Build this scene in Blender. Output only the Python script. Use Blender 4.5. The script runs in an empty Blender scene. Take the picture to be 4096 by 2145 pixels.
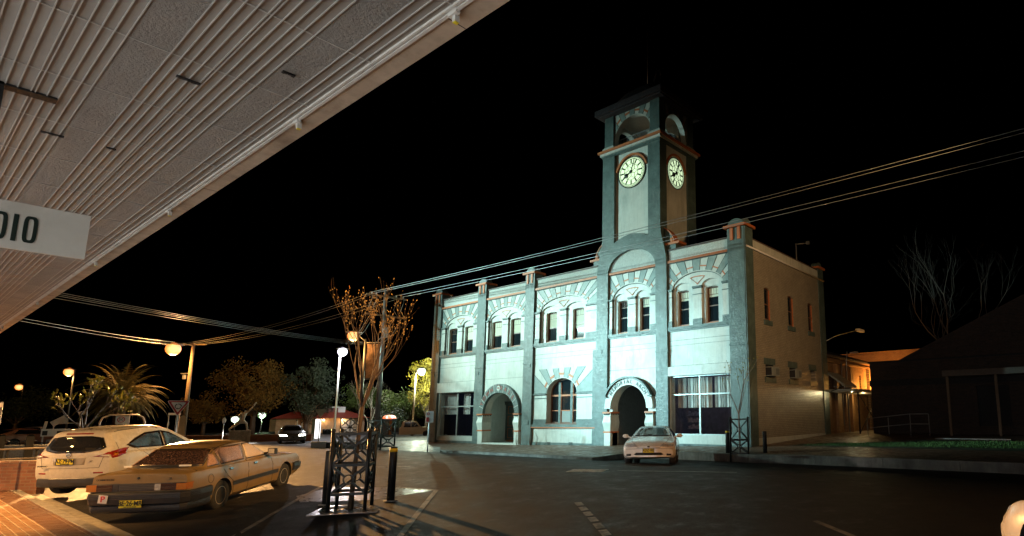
import bpy, math, random
from math import pi, sin, cos, radians as R, sqrt
from mathutils import Vector, Matrix, geometry
from mathutils.bvhtree import BVHTree
random.seed(7)
sc = bpy.context.scene
COL = sc.collection

# ---------------------------------------------------------------- camera model
FL, PCX, PCY, YAW, PIT, ROL, CAMZ = 2304.66, 2713.95, 1293.4, -.631194, .156271, -.0114056, 1.8
F0 = Vector((sin(YAW)*cos(PIT), cos(YAW)*cos(PIT), sin(PIT)))
_r = Vector((cos(YAW), -sin(YAW), 0)); _u = _r.cross(F0)
RT = _r*cos(ROL)+_u*sin(ROL); UP = -_r*sin(ROL)+_u*cos(ROL)
CAM = Vector((0, 0, CAMZ))
def at(px, py, depth):
    "world point seen at a photo pixel, at a given depth along the view axis"
    return CAM+(F0+RT*((px-PCX)/FL)-UP*((py-PCY)/FL))*depth
def gz(y):
    "road surface: crowned between the kerbs"
    return max(-.13, .30-.6*((y-11)/8.6)**2)
def cl(v, a=0., b=1.): return max(a, min(b, v))
def pz(x, y):
    "far pavement, rising to the wall and to the right"
    return .02+cl((y-18.2)/4.7)*(.03+.27*cl((x+30)/16))+cl((y-22.9)/9)*.25*cl((x+16)/3)

# ---------------------------------------------------------------- mesh builder
class MB:
    def __init__(s): s.v = []; s.f = []; s.m = []; s.sm = []
    def add(s, vs, fs, m=0, smooth=False):
        b = len(s.v); s.v += [tuple(p) for p in vs]
        for f in fs: s.f.append(tuple(b+i for i in f)); s.m.append(m); s.sm.append(smooth)
        return s
    def box(s, x0, x1, y0, y1, z0, z1, m=0, mat=None):
        vs = [Vector((x, y, z)) for z in (z0, z1) for y in (y0, y1) for x in (x0, x1)]
        if mat: vs = [mat @ v for v in vs]
        return s.add(vs, [(0, 2, 3, 1), (4, 5, 7, 6), (0, 1, 5, 4), (2, 6, 7, 3), (0, 4, 6, 2), (1, 3, 7, 5)], m)
    def bar(s, a, b, w, h=None, m=0, up=(0, 0, 1)):
        "rectangular bar between two points"
        a = Vector(a); b = Vector(b); h = h or w; d = (b-a).normalized(); up = Vector(up)
        if abs(d.dot(up)) > .98: up = Vector((1, 0, 0))
        x = d.cross(up).normalized(); y = x.cross(d)
        vs = [p+x*i*w/2+y*j*h/2 for p in (a, b) for i, j in ((-1, -1), (1, -1), (1, 1), (-1, 1))]
        return s.add(vs, [(0, 1, 2, 3), (7, 6, 5, 4), (0, 4, 5, 1), (1, 5, 6, 2), (2, 6, 7, 3), (3, 7, 4, 0)], m)
    def tube(s, pts, rs, n=8, m=0, cap=True, smooth=True):
        pts = [Vector(p) for p in pts]
        if not hasattr(rs, '__len__'): rs = [rs]*len(pts)
        vs = []; fs = []; ref = None
        for i, p in enumerate(pts):
            d = (pts[min(i+1, len(pts)-1)]-pts[max(i-1, 0)])
            if d.length < 1e-9: d = Vector((0, 0, 1))
            d.normalize()
            if ref is None:
                ref = Vector((0, 0, 1)) if abs(d.z) < .9 else Vector((1, 0, 0))
            x = (ref-d*ref.dot(d)).normalized(); ref = x; y = d.cross(x)
            vs += [p+(x*cos(2*pi*k/n)+y*sin(2*pi*k/n))*rs[i] for k in range(n)]
        for i in range(len(pts)-1):
            for k in range(n):
                a = i*n+k; b = i*n+(k+1) % n
                fs.append((a, b, b+n, a+n))
        if cap: fs.append(tuple(range(n))[::-1]); fs.append(tuple((len(pts)-1)*n+k for k in range(n)))
        return s.add(vs, fs, m, smooth)
    def lathe(s, prof, n=24, m=0, mat=None, smooth=True):
        "profile of (r, z) turned about z"
        vs = []; fs = []
        for r, z in prof: vs += [Vector((r*cos(2*pi*k/n), r*sin(2*pi*k/n), z)) for k in range(n)]
        for i in range(len(prof)-1):
            for k in range(n):
                a = i*n+k; b = i*n+(k+1) % n; fs.append((a, b, b+n, a+n))
        if prof[0][0] > 1e-6: fs.append(tuple(range(n))[::-1])
        if prof[-1][0] > 1e-6: fs.append(tuple((len(prof)-1)*n+k for k in range(n)))
        if mat: vs = [mat @ v for v in vs]
        return s.add(vs, fs, m, smooth)
    def ball(s, c, r, n=12, m=0, sq=(1, 1, 1)):
        c = Vector(c); k = max(4, n//2)
        return s.lathe([(max(1e-7, r*sin(pi*i/k)), -r*cos(pi*i/k)) for i in range(k+1)], n, m,
                       Matrix.Translation(c) @ Matrix.Diagonal((sq[0], sq[1], sq[2], 1)))
    def plate(s, outer, holes, p0, p1, m=0, axis='y', mside=None):
        "flat plate with holes: loops of 2-D points, extruded from p0 (front) to p1"
        loops = [list(outer)]+[list(h) for h in holes]
        flat = [p for l in loops for p in l]
        tri = geometry.tessellate_polygon([[Vector((a, b, 0)) for a, b in l] for l in loops])
        def P(a, b, d): return (a, d, b) if axis == 'y' else ((d, a, b) if axis == 'x' else (a, b, d))
        n = len(flat)
        vs = [P(a, b, p0) for a, b in flat]+[P(a, b, p1) for a, b in flat]
        # orient so the p0 side faces away from p1
        fs0 = []
        for t in tri:
            v = [Vector(vs[i]) for i in t]; nn = (v[1]-v[0]).cross(v[2]-v[0])
            d = nn[{'y': 1, 'x': 0, 'z': 2}[axis]]*(p0-p1)
            fs0.append(tuple(t) if d > 0 else tuple(reversed(t)))
        s.add(vs, fs0+[tuple(i+n for i in reversed(t)) for t in fs0], m)
        k = 0; fs = []
        for l in loops:
            q = len(l)
            for i in range(q): a = k+i; b = k+(i+1) % q; fs.append((a, b, b+n, a+n))
            k += q
        s.add(vs, fs, m if mside is None else mside)
        return s
    def build(s, name, mats, parent=None, local=False, bevel=0, label=None, fixn=True):
        me = bpy.data.meshes.new(name); me.from_pydata(s.v, [], s.f)
        mats = mats if isinstance(mats, (list, tuple)) else [mats]
        for q in mats: me.materials.append(q)
        me.polygons.foreach_set('material_index', s.m)
        me.polygons.foreach_set('use_smooth', s.sm)
        me.update()
        if fixn:
            import bmesh
            bm = bmesh.new(); bm.from_mesh(me); bmesh.ops.recalc_face_normals(bm, faces=bm.faces); bm.to_mesh(me); bm.free()
        o = bpy.data.objects.new(name, me); COL.objects.link(o)
        if parent is not None:
            o.parent = parent
            if not local: o.matrix_parent_inverse = parent.matrix_basis.inverted()
        if bevel:
            b = o.modifiers.new('bevel', 'BEVEL'); b.width = bevel; b.segments = 2; b.limit_method = 'ANGLE'; b.angle_limit = R(40)
        if label: o['label'] = label
        return o

def empty(name, label, cat, loc=(0, 0, 0), rz=0, group=None, rot=None):
    o = bpy.data.objects.new(name, None); COL.objects.link(o)
    o.empty_display_size = .3
    if rot is not None: o.matrix_basis = Matrix.Translation(Vector(loc)) @ rot.to_4x4()
    else: o.location = loc; o.rotation_euler = (0, 0, rz)
    M_ = Matrix.Translation(Vector(loc)) @ (rot.to_4x4() if rot is not None else Matrix.Rotation(rz, 4, 'Z'))
    o.matrix_basis = M_
    return tag(o, label, cat, group)
def tag(o, label=None, cat=None, group=None, kind=None):
    if label: o['label'] = label
    if cat: o['category'] = cat
    if group: o['group'] = group
    if kind: o['kind'] = kind
    return o
def struct(o, label=None):
    o['kind'] = 'structure'
    if label: o['label'] = label
    return o
def copy_tree(o, parent=None):
    c = o.copy(); COL.objects.link(c)
    if parent is not None: c.parent = parent
    for ch in [q for q in list(bpy.data.objects) if q.parent == o]:
        copy_tree(ch, c)
    return c
def arc(cx, cz, a, b, t0=0, t1=pi, n=20):
    return [(cx+a*cos(t0+(t1-t0)*i/n), cz+b*sin(t0+(t1-t0)*i/n)) for i in range(n+1)]
def archhole(x0, x1, z0, zs, b, n=16):
    "opening with an elliptic head"
    return [(x0, z0), (x1, z0)]+arc((x0+x1)/2, zs, (x1-x0)/2, b, 0, pi, n)
def rect(x0, x1, z0, z1): return [(x0, z0), (x1, z0), (x1, z1), (x0, z1)]

# ---------------------------------------------------------------- materials
def nt(name):
    m = bpy.data.materials.new(name); m.use_nodes = True; t = m.node_tree
    b = t.nodes.get('Principled BSDF'); return m, t, b
def coords(t, which='Object', order='xyz', scale=(1, 1, 1)):
    tc = t.nodes.new('ShaderNodeTexCoord'); src = tc.outputs[which]
    if order != 'xyz':
        sp = t.nodes.new('ShaderNodeSeparateXYZ'); cb = t.nodes.new('ShaderNodeCombineXYZ')
        t.links.new(src, sp.inputs[0])
        for i, c in enumerate(order): t.links.new(sp.outputs['XYZ'.index(c.upper())], cb.inputs[i])
        src = cb.outputs[0]
    mp = t.nodes.new('ShaderNodeMapping'); mp.inputs['Scale'].default_value = scale
    t.links.new(src, mp.inputs[0]); return mp.outputs[0]
def noise(t, vec, scale, detail=4, rough=.6):
    n = t.nodes.new('ShaderNodeTexNoise'); n.inputs['Scale'].default_value = scale
    n.inputs['Detail'].default_value = detail; n.inputs['Roughness'].default_value = rough
    if vec is not None: t.links.new(vec, n.inputs['Vector'])
    return n.outputs['Fac']
def ramp(t, fac, stops):
    r = t.nodes.new('ShaderNodeValToRGB'); e = r.color_ramp.elements
    while len(e) < len(stops): e.new(.5)
    for q, (p, c) in zip(e, stops): q.position = p; q.color = (c[0], c[1], c[2], 1)
    t.links.new(fac, r.inputs[0]); return r.outputs[0]
def mixc(t, fac, a, b, mode='MIX'):
    m = t.nodes.new('ShaderNodeMix'); m.data_type = 'RGBA'; m.blend_type = mode
    if hasattr(fac, 'links'): t.links.new(fac, m.inputs[0])
    else: m.inputs[0].default_value = fac
    for i, q in ((6, a), (7, b)):
        if hasattr(q, 'links'): t.links.new(q, m.inputs[i])
        else: m.inputs[i].default_value = (q[0], q[1], q[2], 1)
    return m.outputs[2]
def bump(t, b, h, strength=.3, dist=.02, prev=None):
    n = t.nodes.new('ShaderNodeBump'); n.inputs['Strength'].default_value = strength; n.inputs['Distance'].default_value = dist
    t.links.new(h, n.inputs['Height'])
    if prev: t.links.new(prev, n.inputs['Normal'])
    t.links.new(n.outputs[0], b.inputs['Normal']); return n.outputs[0]
def M(name, col, rough=.6, metal=0., var=.12, vs=6., bs=0., bscale=30., bd=.01, spec=None, coat=0., dirt=None, streak=0.):
    "general surface: base colour with mottling, fine bump, optional dirt"
    m, t, b = nt(name)
    v = coords(t)
    f = noise(t, v, vs, 6, .65)
    lo = [max(0, c*(1-var)) for c in col]; hi = [min(1, c*(1+var)) for c in col]
    c = ramp(t, f, [(.3, lo), (.7, hi)])
    if dirt:
        f2 = noise(t, coords(t, scale=(1, 1, .35)), dirt[1], 8, .75)
        g = ramp(t, f2, [(dirt[2], (0, 0, 0)), (dirt[3], (1, 1, 1))])
        c = mixc(t, g, c, dirt[0])
    if streak:
        f3 = noise(t, coords(t, scale=(9, 9, .5)), 1.3, 5, .7)
        g = ramp(t, f3, [(.52, (0, 0, 0)), (.75, (streak, streak, streak))])
        c = mixc(t, g, c, [q*.45 for q in col])
    t.links.new(c, b.inputs['Base Color'])
    rr = ramp(t, noise(t, v, vs*2.3, 4), [(.3, [max(.02, rough*.8)]*3), (.7, [min(1, rough*1.2)]*3)])
    t.links.new(rr, b.inputs['Roughness']); b.inputs['Metallic'].default_value = metal
    if spec is not None: b.inputs['Specular IOR Level'].default_value = spec
    if coat: b.inputs['Coat Weight'].default_value = coat; b.inputs['Coat Roughness'].default_value = .06
    if bs: bump(t, b, noise(t, v, bscale, 6, .7), bs, bd)
    return m
def emis(name, col, s, base=(.8, .8, .8)):
    m, t, b = nt(name); b.inputs['Base Color'].default_value = (*base, 1)
    b.inputs['Emission Color'].default_value = (*col, 1); b.inputs['Emission Strength'].default_value = s
    return m
def bricks(name, c1, c2, mortar, order='xz', w=.23, h=.076, ms=.008, rough=.7, bs=.6, gloss_var=True, off=.5, bd=.012):
    m, t, b = nt(name)
    v = coords(t, order=(order+'y')[:3] if order in ('xz', 'yz') else 'xyz')
    k = t.nodes.new('ShaderNodeTexBrick'); t.links.new(v, k.inputs['Vector'])
    k.offset = off; k.inputs['Scale'].default_value = 1; k.inputs['Brick Width'].default_value = w; k.inputs['Row Height'].default_value = h
    k.inputs['Mortar Size'].default_value = ms; k.inputs['Mortar Smooth'].default_value = .3; k.inputs['Bias'].default_value = 0
    k.inputs['Color1'].default_value = (*c1, 1); k.inputs['Color2'].default_value = (*c2, 1); k.inputs['Mortar'].default_value = (*mortar, 1)
    f = noise(t, coords(t), 2.2, 6, .7)
    c = mixc(t, .5, k.outputs['Color'], ramp(t, f, [(.3, (.55, .55, .55)), (.7, (1.2, 1.2, 1.2))]), 'MULTIPLY')
    t.links.new(c, b.inputs['Base Color'])
    t.links.new(ramp(t, noise(t, coords(t), 9, 5), [(.3, [rough*.75]*3), (.75, [min(1, rough*1.2)]*3)]), b.inputs['Roughness'])
    inv = t.nodes.new('ShaderNodeMath'); inv.operation = 'SUBTRACT'; inv.inputs[0].default_value = 1; t.links.new(k.outputs['Fac'], inv.inputs[1])
    n1 = bump(t, b, inv.outputs[0], bs, bd)
    bump(t, b, noise(t, coords(t), 55, 4), .25, .006, n1)
    return m
def glassy(name, col=(.02, .025, .03), rough=.06, mist=None, alpha=1., spec=.6):
    m, t, b = nt(name)
    if mist:
        f = noise(t, coords(t), mist[1], 8, .8)
        c = ramp(t, f, [(mist[2], col), (mist[3], mist[0])])
        t.links.new(c, b.inputs['Base Color'])
        t.links.new(ramp(t, f, [(mist[2], (rough,)*3), (mist[3], (.5,)*3)]), b.inputs['Roughness'])
    else:
        b.inputs['Base Color'].default_value = (*col, 1); b.inputs['Roughness'].default_value = rough
    b.inputs['Specular IOR Level'].default_value = spec
    b.inputs['Alpha'].default_value = alpha
    return m

m_cream = M('wall_cream', (.56, .585, .54), .42, var=.12, vs=1.2, bs=.6, bscale=9, bd=.02, dirt=((.30, .35, .33), 1.2, .50, .85), streak=.5)
m_grn = M('trim_grey_green', (.085, .130, .125), .40, var=.35, vs=2.2, bs=.7, bscale=7, bd=.03, dirt=((.16, .21, .21), 1.3, .54, .80), streak=.4)
for q_ in (m_cream, m_grn):     # COURSES: masonry joints just reading through the paint
    t = q_.node_tree; b = t.nodes['Principled BSDF']; old = b.inputs['Normal'].links[0].from_node
    k = t.nodes.new('ShaderNodeTexBrick'); t.links.new(coords(t, order='xzy'), k.inputs['Vector']); k.inputs['Scale'].default_value = 1
    for a_, v_ in (('Brick Width', .46), ('Row Height', .172), ('Mortar Size', .007), ('Mortar Smooth', .6)): k.inputs[a_].default_value = v_
    iv = t.nodes.new('ShaderNodeMath'); iv.operation = 'SUBTRACT'; iv.inputs[0].default_value = 1; t.links.new(k.outputs['Fac'], iv.inputs[1])
    bump(t, b, iv.outputs[0], .30 if q_ is m_grn else .14, .012, old.outputs[0])
m_rough = M('roughcast', (.50, .54, .51), .75, var=.25, vs=14, bs=1, bscale=28, bd=.03)
m_org = M('trim_orange', (.50, .155, .055), .5, var=.15, bs=.2, bscale=20)
m_maroon = M('coping_brown', (.06, .035, .03), .6, var=.2)
m_dkline = M('joint_shade_line', (.02, .045, .042), .6)  # dark joints; also shade drawn as colour beneath ledges and along arch edges
m_glass = glassy('window_glass', (.012, .018, .022), .05)
m_blind = M('blind_cream', (.62, .62, .48), .8, var=.05)
m_wood = M('window_timber', (.16, .075, .045), .45, var=.2)
m_curt = M('curtain_cloth', (.78, .78, .74), .9, var=.1, vs=3)
m_dark = M('dark_void', (.02, .02, .022), .8)
m_black = M('black_paint', (.008, .009, .010), .5, var=.3, vs=20, bs=.15, bscale=60)
m_steel = M('galvanised_steel', (.35, .36, .37), .45, .6, var=.15)
m_alum = M('aluminium_frame', (.38, .42, .41), .4, .3, var=.08)
m_white = M('white_paint', (.68, .68, .66), .45, var=.06)
m_timber = M('weathered_pole_timber', (.20, .14, .09), .8, var=.35, vs=9, bs=.6, bscale=18)
m_conc = M('kerb_concrete', (.30, .28, .25), .75, var=.3, vs=5, bs=.5, bscale=25, dirt=((.12, .11, .1), 3, .5, .8))
def lamp(kind, name, loc, energy, col, size=.25, target=None, spot=None, blend=.6):
    l = bpy.data.lights.new(name, kind); l.energy = energy; l.color = col
    l.shadow_soft_size = size
    o = bpy.data.objects.new(name, l); COL.objects.link(o); o.location = loc
    if target is not None: o.rotation_euler = (Vector(target)-Vector(loc)).to_track_quat('-Z', 'Y').to_euler()
    if kind == 'SPOT': l.spot_size = R(spot); l.spot_blend = blend
    return o
# ---------------------------------------------------------------- town hall
D = 22.9; YW = D+.14; YA = D+.21; YB = D+.28; YG = D+.44; YBK = D+.56
hall = empty('town_hall', 'two-storey cream and grey-green rendered town hall with clock tower, floodlit white', 'building', (-26, 27, 0))
def hp(mb, name, mats, parent=None, **k): return mb.build(name, mats, parent or hall, **k)
m_lgrn = M('voussoir_green', (.20, .265, .25), .45, var=.25, vs=3, bs=.4, bscale=12, dirt=((.32, .38, .36), 2, .5, .8))
FM = [m_cream, m_grn, m_org, m_dkline, m_rough, m_maroon, m_lgrn]
CREAM, GRN, ORG, DKLINE, RGH, MAR, LGRN = range(7)

def fan(mb, mid, zs, a, b, x0, x1, zt, n, y, zb=None, depth=1.05, t0=.0, dash=(.42, .50), maxz=None):
    "alternate grey-green and cream voussoirs between an arch and its rectangular frame"
    fx, fz = mid, zs-depth; tot = 2*n+1; zb = zs if zb is None else zb
    def out(px, pz_):
        dx, dz = px-fx, pz_-fz; best = 1e9
        if dz > 1e-6: best = min(best, (zt-fz)/dz)
        if dx > 1e-6: best = min(best, (x1-fx)/dx)
        if dx < -1e-6: best = min(best, (x0-fx)/dx)
        return fx+dx*best, fz+dz*best
    ts = [pi*(i/tot) for i in range(tot+1)]
    for i in range(tot):
        t_a, t_b = ts[i], ts[i+1]
        inn = [(mid+a*cos(t), zs+b*sin(t)) for t in (t_a, (t_a+t_b)/2, t_b)]
        o1, o2 = out(*inn[0]), out(*inn[2])
        if i == 0: o1 = (x1, zs)
        if i == tot-1: o2 = (x0, zs)
        corner = []
        for cx_, s_ in ((x1, 1), (x0, -1)):
            if abs(o1[0]-x1) < 1e-4 and abs(o2[1]-zt) < 1e-4 and s_ == 1: corner = [(x1, zt)]
            if abs(o1[1]-zt) < 1e-4 and abs(o2[0]-x0) < 1e-4 and s_ == -1: corner = [(x0, zt)]
        poly = [inn[0], o1]+corner+[o2, inn[2], inn[1]]
        green = i % 2 == 0
        mb.plate(poly, [], y-(.014 if green else .004), y+.01, LGRN if green else CREAM, mside=DKLINE)
        if green:    # dark joint line
            for q in (0, 2):
                p, o = inn[q], (o1 if q == 0 else o2)
                dx, dz = o[0]-p[0], o[1]-p[1]; L = sqrt(dx*dx+dz*dz) or 1; nx, nz = -dz/L*.014, dx/L*.014
                mb.plate([(p[0]-nx, p[1]-nz), (p[0]+nx, p[1]+nz), (o[0]+nx, o[1]+nz), (o[0]-nx, o[1]-nz)], [], y-.017, y, DKLINE)
        else:        # orange dash between its neighbours
            lo, hi = dash
            def pt(k, f): 
                p = inn[k]; o = o1 if k == 0 else o2
                dx, dz = o[0]-p[0], o[1]-p[1]; L = sqrt(dx*dx+dz*dz) or 1
                return (p[0]+dx/L*f, p[1]+dz/L*f)
            mb.plate([pt(0, lo*.42), pt(0, hi*.42+.03), pt(2, hi*.42+.03), pt(2, lo*.42)], [], y-.022, y, ORG)

def sash(name, x0, x1, z0, z1, rise, kind):
    "upper storey timber sash window in its opening"
    w = MB(); xm = (x0+x1)/2; zm = z0+(z1-z0)*.5
    o = archhole(x0, x1, z0, z1, rise, 8); i_ = archhole(x0+.07, x1-.07, z0+.12, z1-.05, rise, 8)
    w.plate(o, [i_], YG, YG+.08, 0)
    w.box(x0+.07, x1-.07, YG+.015, YG+.07, zm-.03, zm+.03)
    w.box(x0+.07, x1-.07, YG+.02, YG+.06, z1-.34, z1-.31)
    for k in (1, 2, 3):
        xx = x0+.07+(x1-x0-.14)*k/4; w.box(xx-.012, xx+.012, YG+.02, YG+.06, z1-.31, z1+.02)
    w.box(x0-.03, x1+.03, YG-.12, YG+.02, z0-.03, z0+.06, 1)
    f = hp(w, 'window', [m_wood, m_org])
    g = MB(); g.plate(i_, [], YG+.04, YG+.05); hp(g, 'pane', m_glass, f)
    if kind:
        c = MB(); zb = {1: zm+.02, 2: z0+(z1-z0)*.38, 3: z1-.45}[kind]
        c.box(x0+.1, x1-.1, YG+.022, YG+.034, zb, z1-.02); hp(c, 'blind', m_blind, f)
    return f

def pilaster(mb, x0, x1, y0, y1):
    mb.box(x0, x1, y0, y1, 6.12, 7.98, CREAM)
    mb.box(x0-.02, x1+.02, y0-.03, y1, 6.1, 6.42, GRN)
    mb.box(x0-.035, x1+.035, y0-.05, y1, 7.97, 8.06, GRN); mb.box(x0-.015, x1+.015, y0-.02, y1, 7.93, 7.972, DKLINE)
    mb.box(x0-.02, x1+.02, y0-.03, y1, 7.62, 7.66, GRN)

def upper_bay(x0, x1, aL, aR, wins, n, kinds, band=True, top=9.44):
    mid = (aL+aR)/2; zs = 8.03; b = .76
    w = MB()
    zt = top
    w.plate(rect(x0, x1, 5.9, zt), [archhole(aL, aR, 6.1, zs, b, 24)], YW, YA, CREAM)
    h1 = archhole(aL+.10, mid-.26, 6.1, zs, .30); h2 = archhole(mid+.26, aR-.10, 6.1, zs, .30)
    w.plate(rect(aL-.1, aR+.1, 5.95, 8.9), [h1, h2], YA, YB, CREAM)
    ws = [archhole(a, c, 6.13, 7.9, .06, 8) for a, c in wins]
    w.plate(rect(aL-.1, aR+.1, 5.95, 8.9), ws, YB, YG+.1, CREAM)
    hp(w, 'wall', FM)
    # arch edges
    e = MB()
    for cx_, a_, b_, y in ((mid, (aR-aL)/2, b, YA-.004), ):
        e.plate(arc(cx_, zs, a_, b_, 0, pi, 24)+arc(cx_, zs, a_-.03, b_-.03, pi, 0, 24), [], y-.012, y, DKLINE)
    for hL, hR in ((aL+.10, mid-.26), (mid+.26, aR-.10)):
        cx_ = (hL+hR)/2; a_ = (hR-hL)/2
        e.plate(arc(cx_, zs, a_+.02, .32, pi*.55, pi, 12)+arc(cx_, zs, a_, .30, pi, pi*.55, 12), [], YA-.012, YA, DKLINE)
    tri = lambda q: [(mid-.46+q*1.35, 8.52-q*.6), (mid-.2, 8.57-q), (mid+.2, 8.57-q), (mid+.46-q*1.35, 8.52-q*.6), (mid+.16-q*.3, 8.30), (mid, 8.13+q*1.3), (mid-.16+q*.3, 8.30)]
    e.plate(tri(0), [tri(.045)], YA-.03, YA, ORG)
    hp(e, 'arch_moulding', FM)
    v = MB(); fan(v, mid, zs+.03, (aR-aL)/2+.02, b+.02, x0+.03, x1-.03, zt-.04, n, YW); hp(v, 'voussoir_fan', FM)
    for a, c, y0 in ((x0+.02, aL, YW-.05), (aR, x1-.02, YW-.05), (mid-.25, mid+.25, YA-.04)): p = MB(); pilaster(p, a, c, y0, YB-.005); hp(p, 'pilaster', FM)
    s = MB(); s.box(x0, x1, YW-.12, YW+.02, 5.96, 6.1, GRN); s.box(x0, x1, YW-.07, YW+.02, 5.88, 5.965, GRN)
    s.box(x0, x1, YW-.004, YW, 5.42, 5.435, DKLINE); s.box(x0, x1, YW-.004, YW, 5.17, 5.182, DKLINE)
    hp(s, 'sill_course', FM)
    for (a, c), k in zip(wins, kinds): sash('window', a, c, 6.13, 7.9, .06, k)
    if band:
        q = MB(); q.box(x0, x1, YW-.10, YW+.03, 9.45, 9.57, ORG); q.box(x0, x1, YW-.06, YW+.03, 9.41, 9.455, DKLINE)
        q.box(x0, x1, YW+.02, YW+.3, 9.44, 10.12, RGH); q.box(x0, x1, YW-.04, YW+.36, 10.12, 10.2, MAR)
        hp(q, 'parapet', FM)

upper_bay(-37.90, -33.53, -37.42, -34.0, [(-37.16, -36.2), (-35.28, -34.32)], 7, (0, 1))
upper_bay(-32.65, -28.60, -32.42, -28.98, [(-32.25, -31.2), (-30.3, -29.28)], 8, (1, 1))
upper_bay(-27.75, -22.45, -27.30, -23.30, [(-26.9, -25.95), (-24.6, -23.66)], 8, (1, 2))
upper_bay(-21.57, -18.20, -21.32, -18.58, [(-21.05, -20.35), (-19.5, -18.82)], 6, (0, 3), band=False)
upper_bay(-17.43, -13.80, -17.21, -14.18, [(-17.0, -16.28), (-15.28, -14.54)], 6, (3, 3))

# lower wall panels with their openings
lw = MB()
lw.plate(rect(-37.9, -33.53, 0, 5.9), [rect(-37.72, -33.62, .48, 3.44)], YW, YBK, CREAM)
lw.plate(rect(-32.65, -28.6, 0, 5.9), [archhole(-32.44, -29.24, .1, 1.95, 1.31, 24)], YW, YBK, CREAM)
lw.plate(rect(-27.75, -22.45, 0, 5.9), [archhole(-26.55, -24.02, 1.28, 3.07, .87, 24)], YW, YBK, CREAM)
lw.plate(rect(-21.57, -18.2, 0, 5.9), [archhole(-21.28, -18.81, -.02, 2.1, 1.24, 24)], YW, YBK, CREAM)
lw.plate(rect(-17.43, -13.8, 0, 5.9), [rect(-17.41, -13.82, .8, 3.66)], YW, YBK, CREAM)
# jambs tinted brownish dark stay cream: shade does the rest
hp(lw, 'lower_wall', FM)
for x0, x1 in ((-37.9, -33.53), (-32.65, -28.6), (-27.75, -22.45), (-21.57, -18.2), (-17.43, -13.8)):
    ln = MB(); ln.box(x0, x1, YW-.004, YW, 4.15, 4.164, DKLINE); hp(ln, 'string_course', FM)
for x0, x1, z in ((-37.9, -33.53, 3.44), (-17.43, -13.8, 3.66)): ln = MB(); ln.box(x0, x1, D-.01, YW, z, 4.12, CREAM); hp(ln, 'shop_lintel', FM)
for x0, x1, z in ((-37.9, -33.53, .2), (-27.75, -22.45, .26), (-17.43, -13.8, .38)):
    ln = MB(); ln.box(x0, x1, YW-.05, YW+.01, -.1, z, GRN); hp(ln, 'plinth', FM)
dd = MB(); dd.box(-27.75, -22.45, YW-.1, YW, 1.13, 1.29, GRN); dd.box(-27.75, -22.45, YW-.13, YW, 1.08, 1.135, ORG)
for x0, x1 in ((-27.73, -26.55), (-24.02, -22.47)):
    dd.box(x0, x1, YW-.03, YW, 1.29, 1.58, GRN); dd.box(x0, x1, YW-.09, YW, 3.0, 3.07, GRN); dd.box(x0, x1, YW-.05, YW, 2.98, 3.001, DKLINE); dd.box(x0, x1, YW-.04, YW, 2.78, 2.83, GRN)
hp(dd, 'dado_band', FM)
vf = MB(); fan(vf, -25.28, 3.09, 1.30, .9, -27.72, -22.5, 4.53, 5, YW-.005, depth=.7, dash=(.35, .6)); hp(vf, 'voussoir_fan', FM)
# arched ground floor window
aw = MB(); yg = YG+.05
aw.plate(archhole(-26.55, -24.02, 1.28, 3.07, .87, 24), [archhole(-26.47, -24.10, 1.42, 3.07, .79, 24)], yg, yg+.09, 0)
for xx in (-25.78, -24.78): aw.box(xx-.09, xx+.09, yg-.03, yg+.08, 1.3, 3.72, 2); aw.box(xx+.09, xx+.125, yg-.01, yg+.06, 1.3, 3.7, 1)
aw.box(-26.5, -24.05, yg-.02, yg+.07, 2.9, 3.0, 1); aw.box(-26.5, -24.05, yg, yg+.07, 2.05, 2.1, 1); aw.box(-26.6, -23.97, YW-.04, yg+.02, 1.28, 1.34, 0)
awf = hp(aw, 'arched_window', [m_wood, m_org, m_grn])
g = MB(); g.plate(archhole(-26.47, -24.10, 1.42, 3.07, .79, 24), [], yg+.05, yg+.06); hp(g, 'pane', m_glass, awf)
g = MB(); g.box(-25.65, -24.9, yg+.036, yg+.046, 1.42, 2.05); hp(g, 'frosted_pane', M('frosted', (.25, .28, .27), .6), awf)

# shop windows with curtains and a dim room behind
m_sglass = glassy('shop_glass', (.01, .01, .02), .03, alpha=.14)
def shopwin(x0, x1, z0, z1, xm, zt, curt, zc, drk):
    w = MB()
    y = YW+.10
    w.plate(rect(x0, x1, z0, z1), [rect(x0+.06, xm-.04, z0+.05, zt-.03), rect(xm+.04, x1-.05, z0+.05, zt-.03), rect(x0+.06, xm-.04, zt+.03, z1-.06), rect(xm+.04, x1-.05, zt+.03, z1-.06)], y, y+.07)
    f = hp(w, 'shop_window', m_alum)
    g = MB(); g.box(x0+.03, x1-.03, y+.03, y+.036, z0, z1); hp(g, 'pane', m_sglass, f)
    for a, c in curt:
        k = MB(); n = int((c-a)/.022); vs = []
        for i in range(n+1):
            u = a+(c-a)*i/n; dy = .035*sin(i*.9+sin(i*.31)*1.5)+.02*sin(i*.23)
            for z in (zc, z1-.1): vs.append((u+.01*sin(i), y+.42+dy, z))
        k.add(vs, [(2*i, 2*i+2, 2*i+3, 2*i+1) for i in range(n)], 0, True)
        hp(k, 'curtain', m_curt, f, fixn=False)
    r = MB(); r.box(x0-.4, x1+.6, y+2.4, y+2.5, 0, 4.2); r.box(x0-.4, x1+.6, y+.2, y+2.4, -.02, .05); r.box(x0-.5, x1+.6, y+.2, y+2.4, 4.1, 4.2); r.box(x0-.5, x0-.4, y+.2, y+2.4, 0, 4.2)
    hp(r, 'room', drk, f)
    return f
m_room = M('room_dim', (.10, .09, .12), .8, var=.5, vs=4)
sw = shopwin(-37.72, -33.62, .48, 3.44, -35.72, 2.48, [(-37.9, -36.3), (-35.6, -34.9)], 1.95, M('room_dark', (.04, .035, .04), .8))
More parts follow.
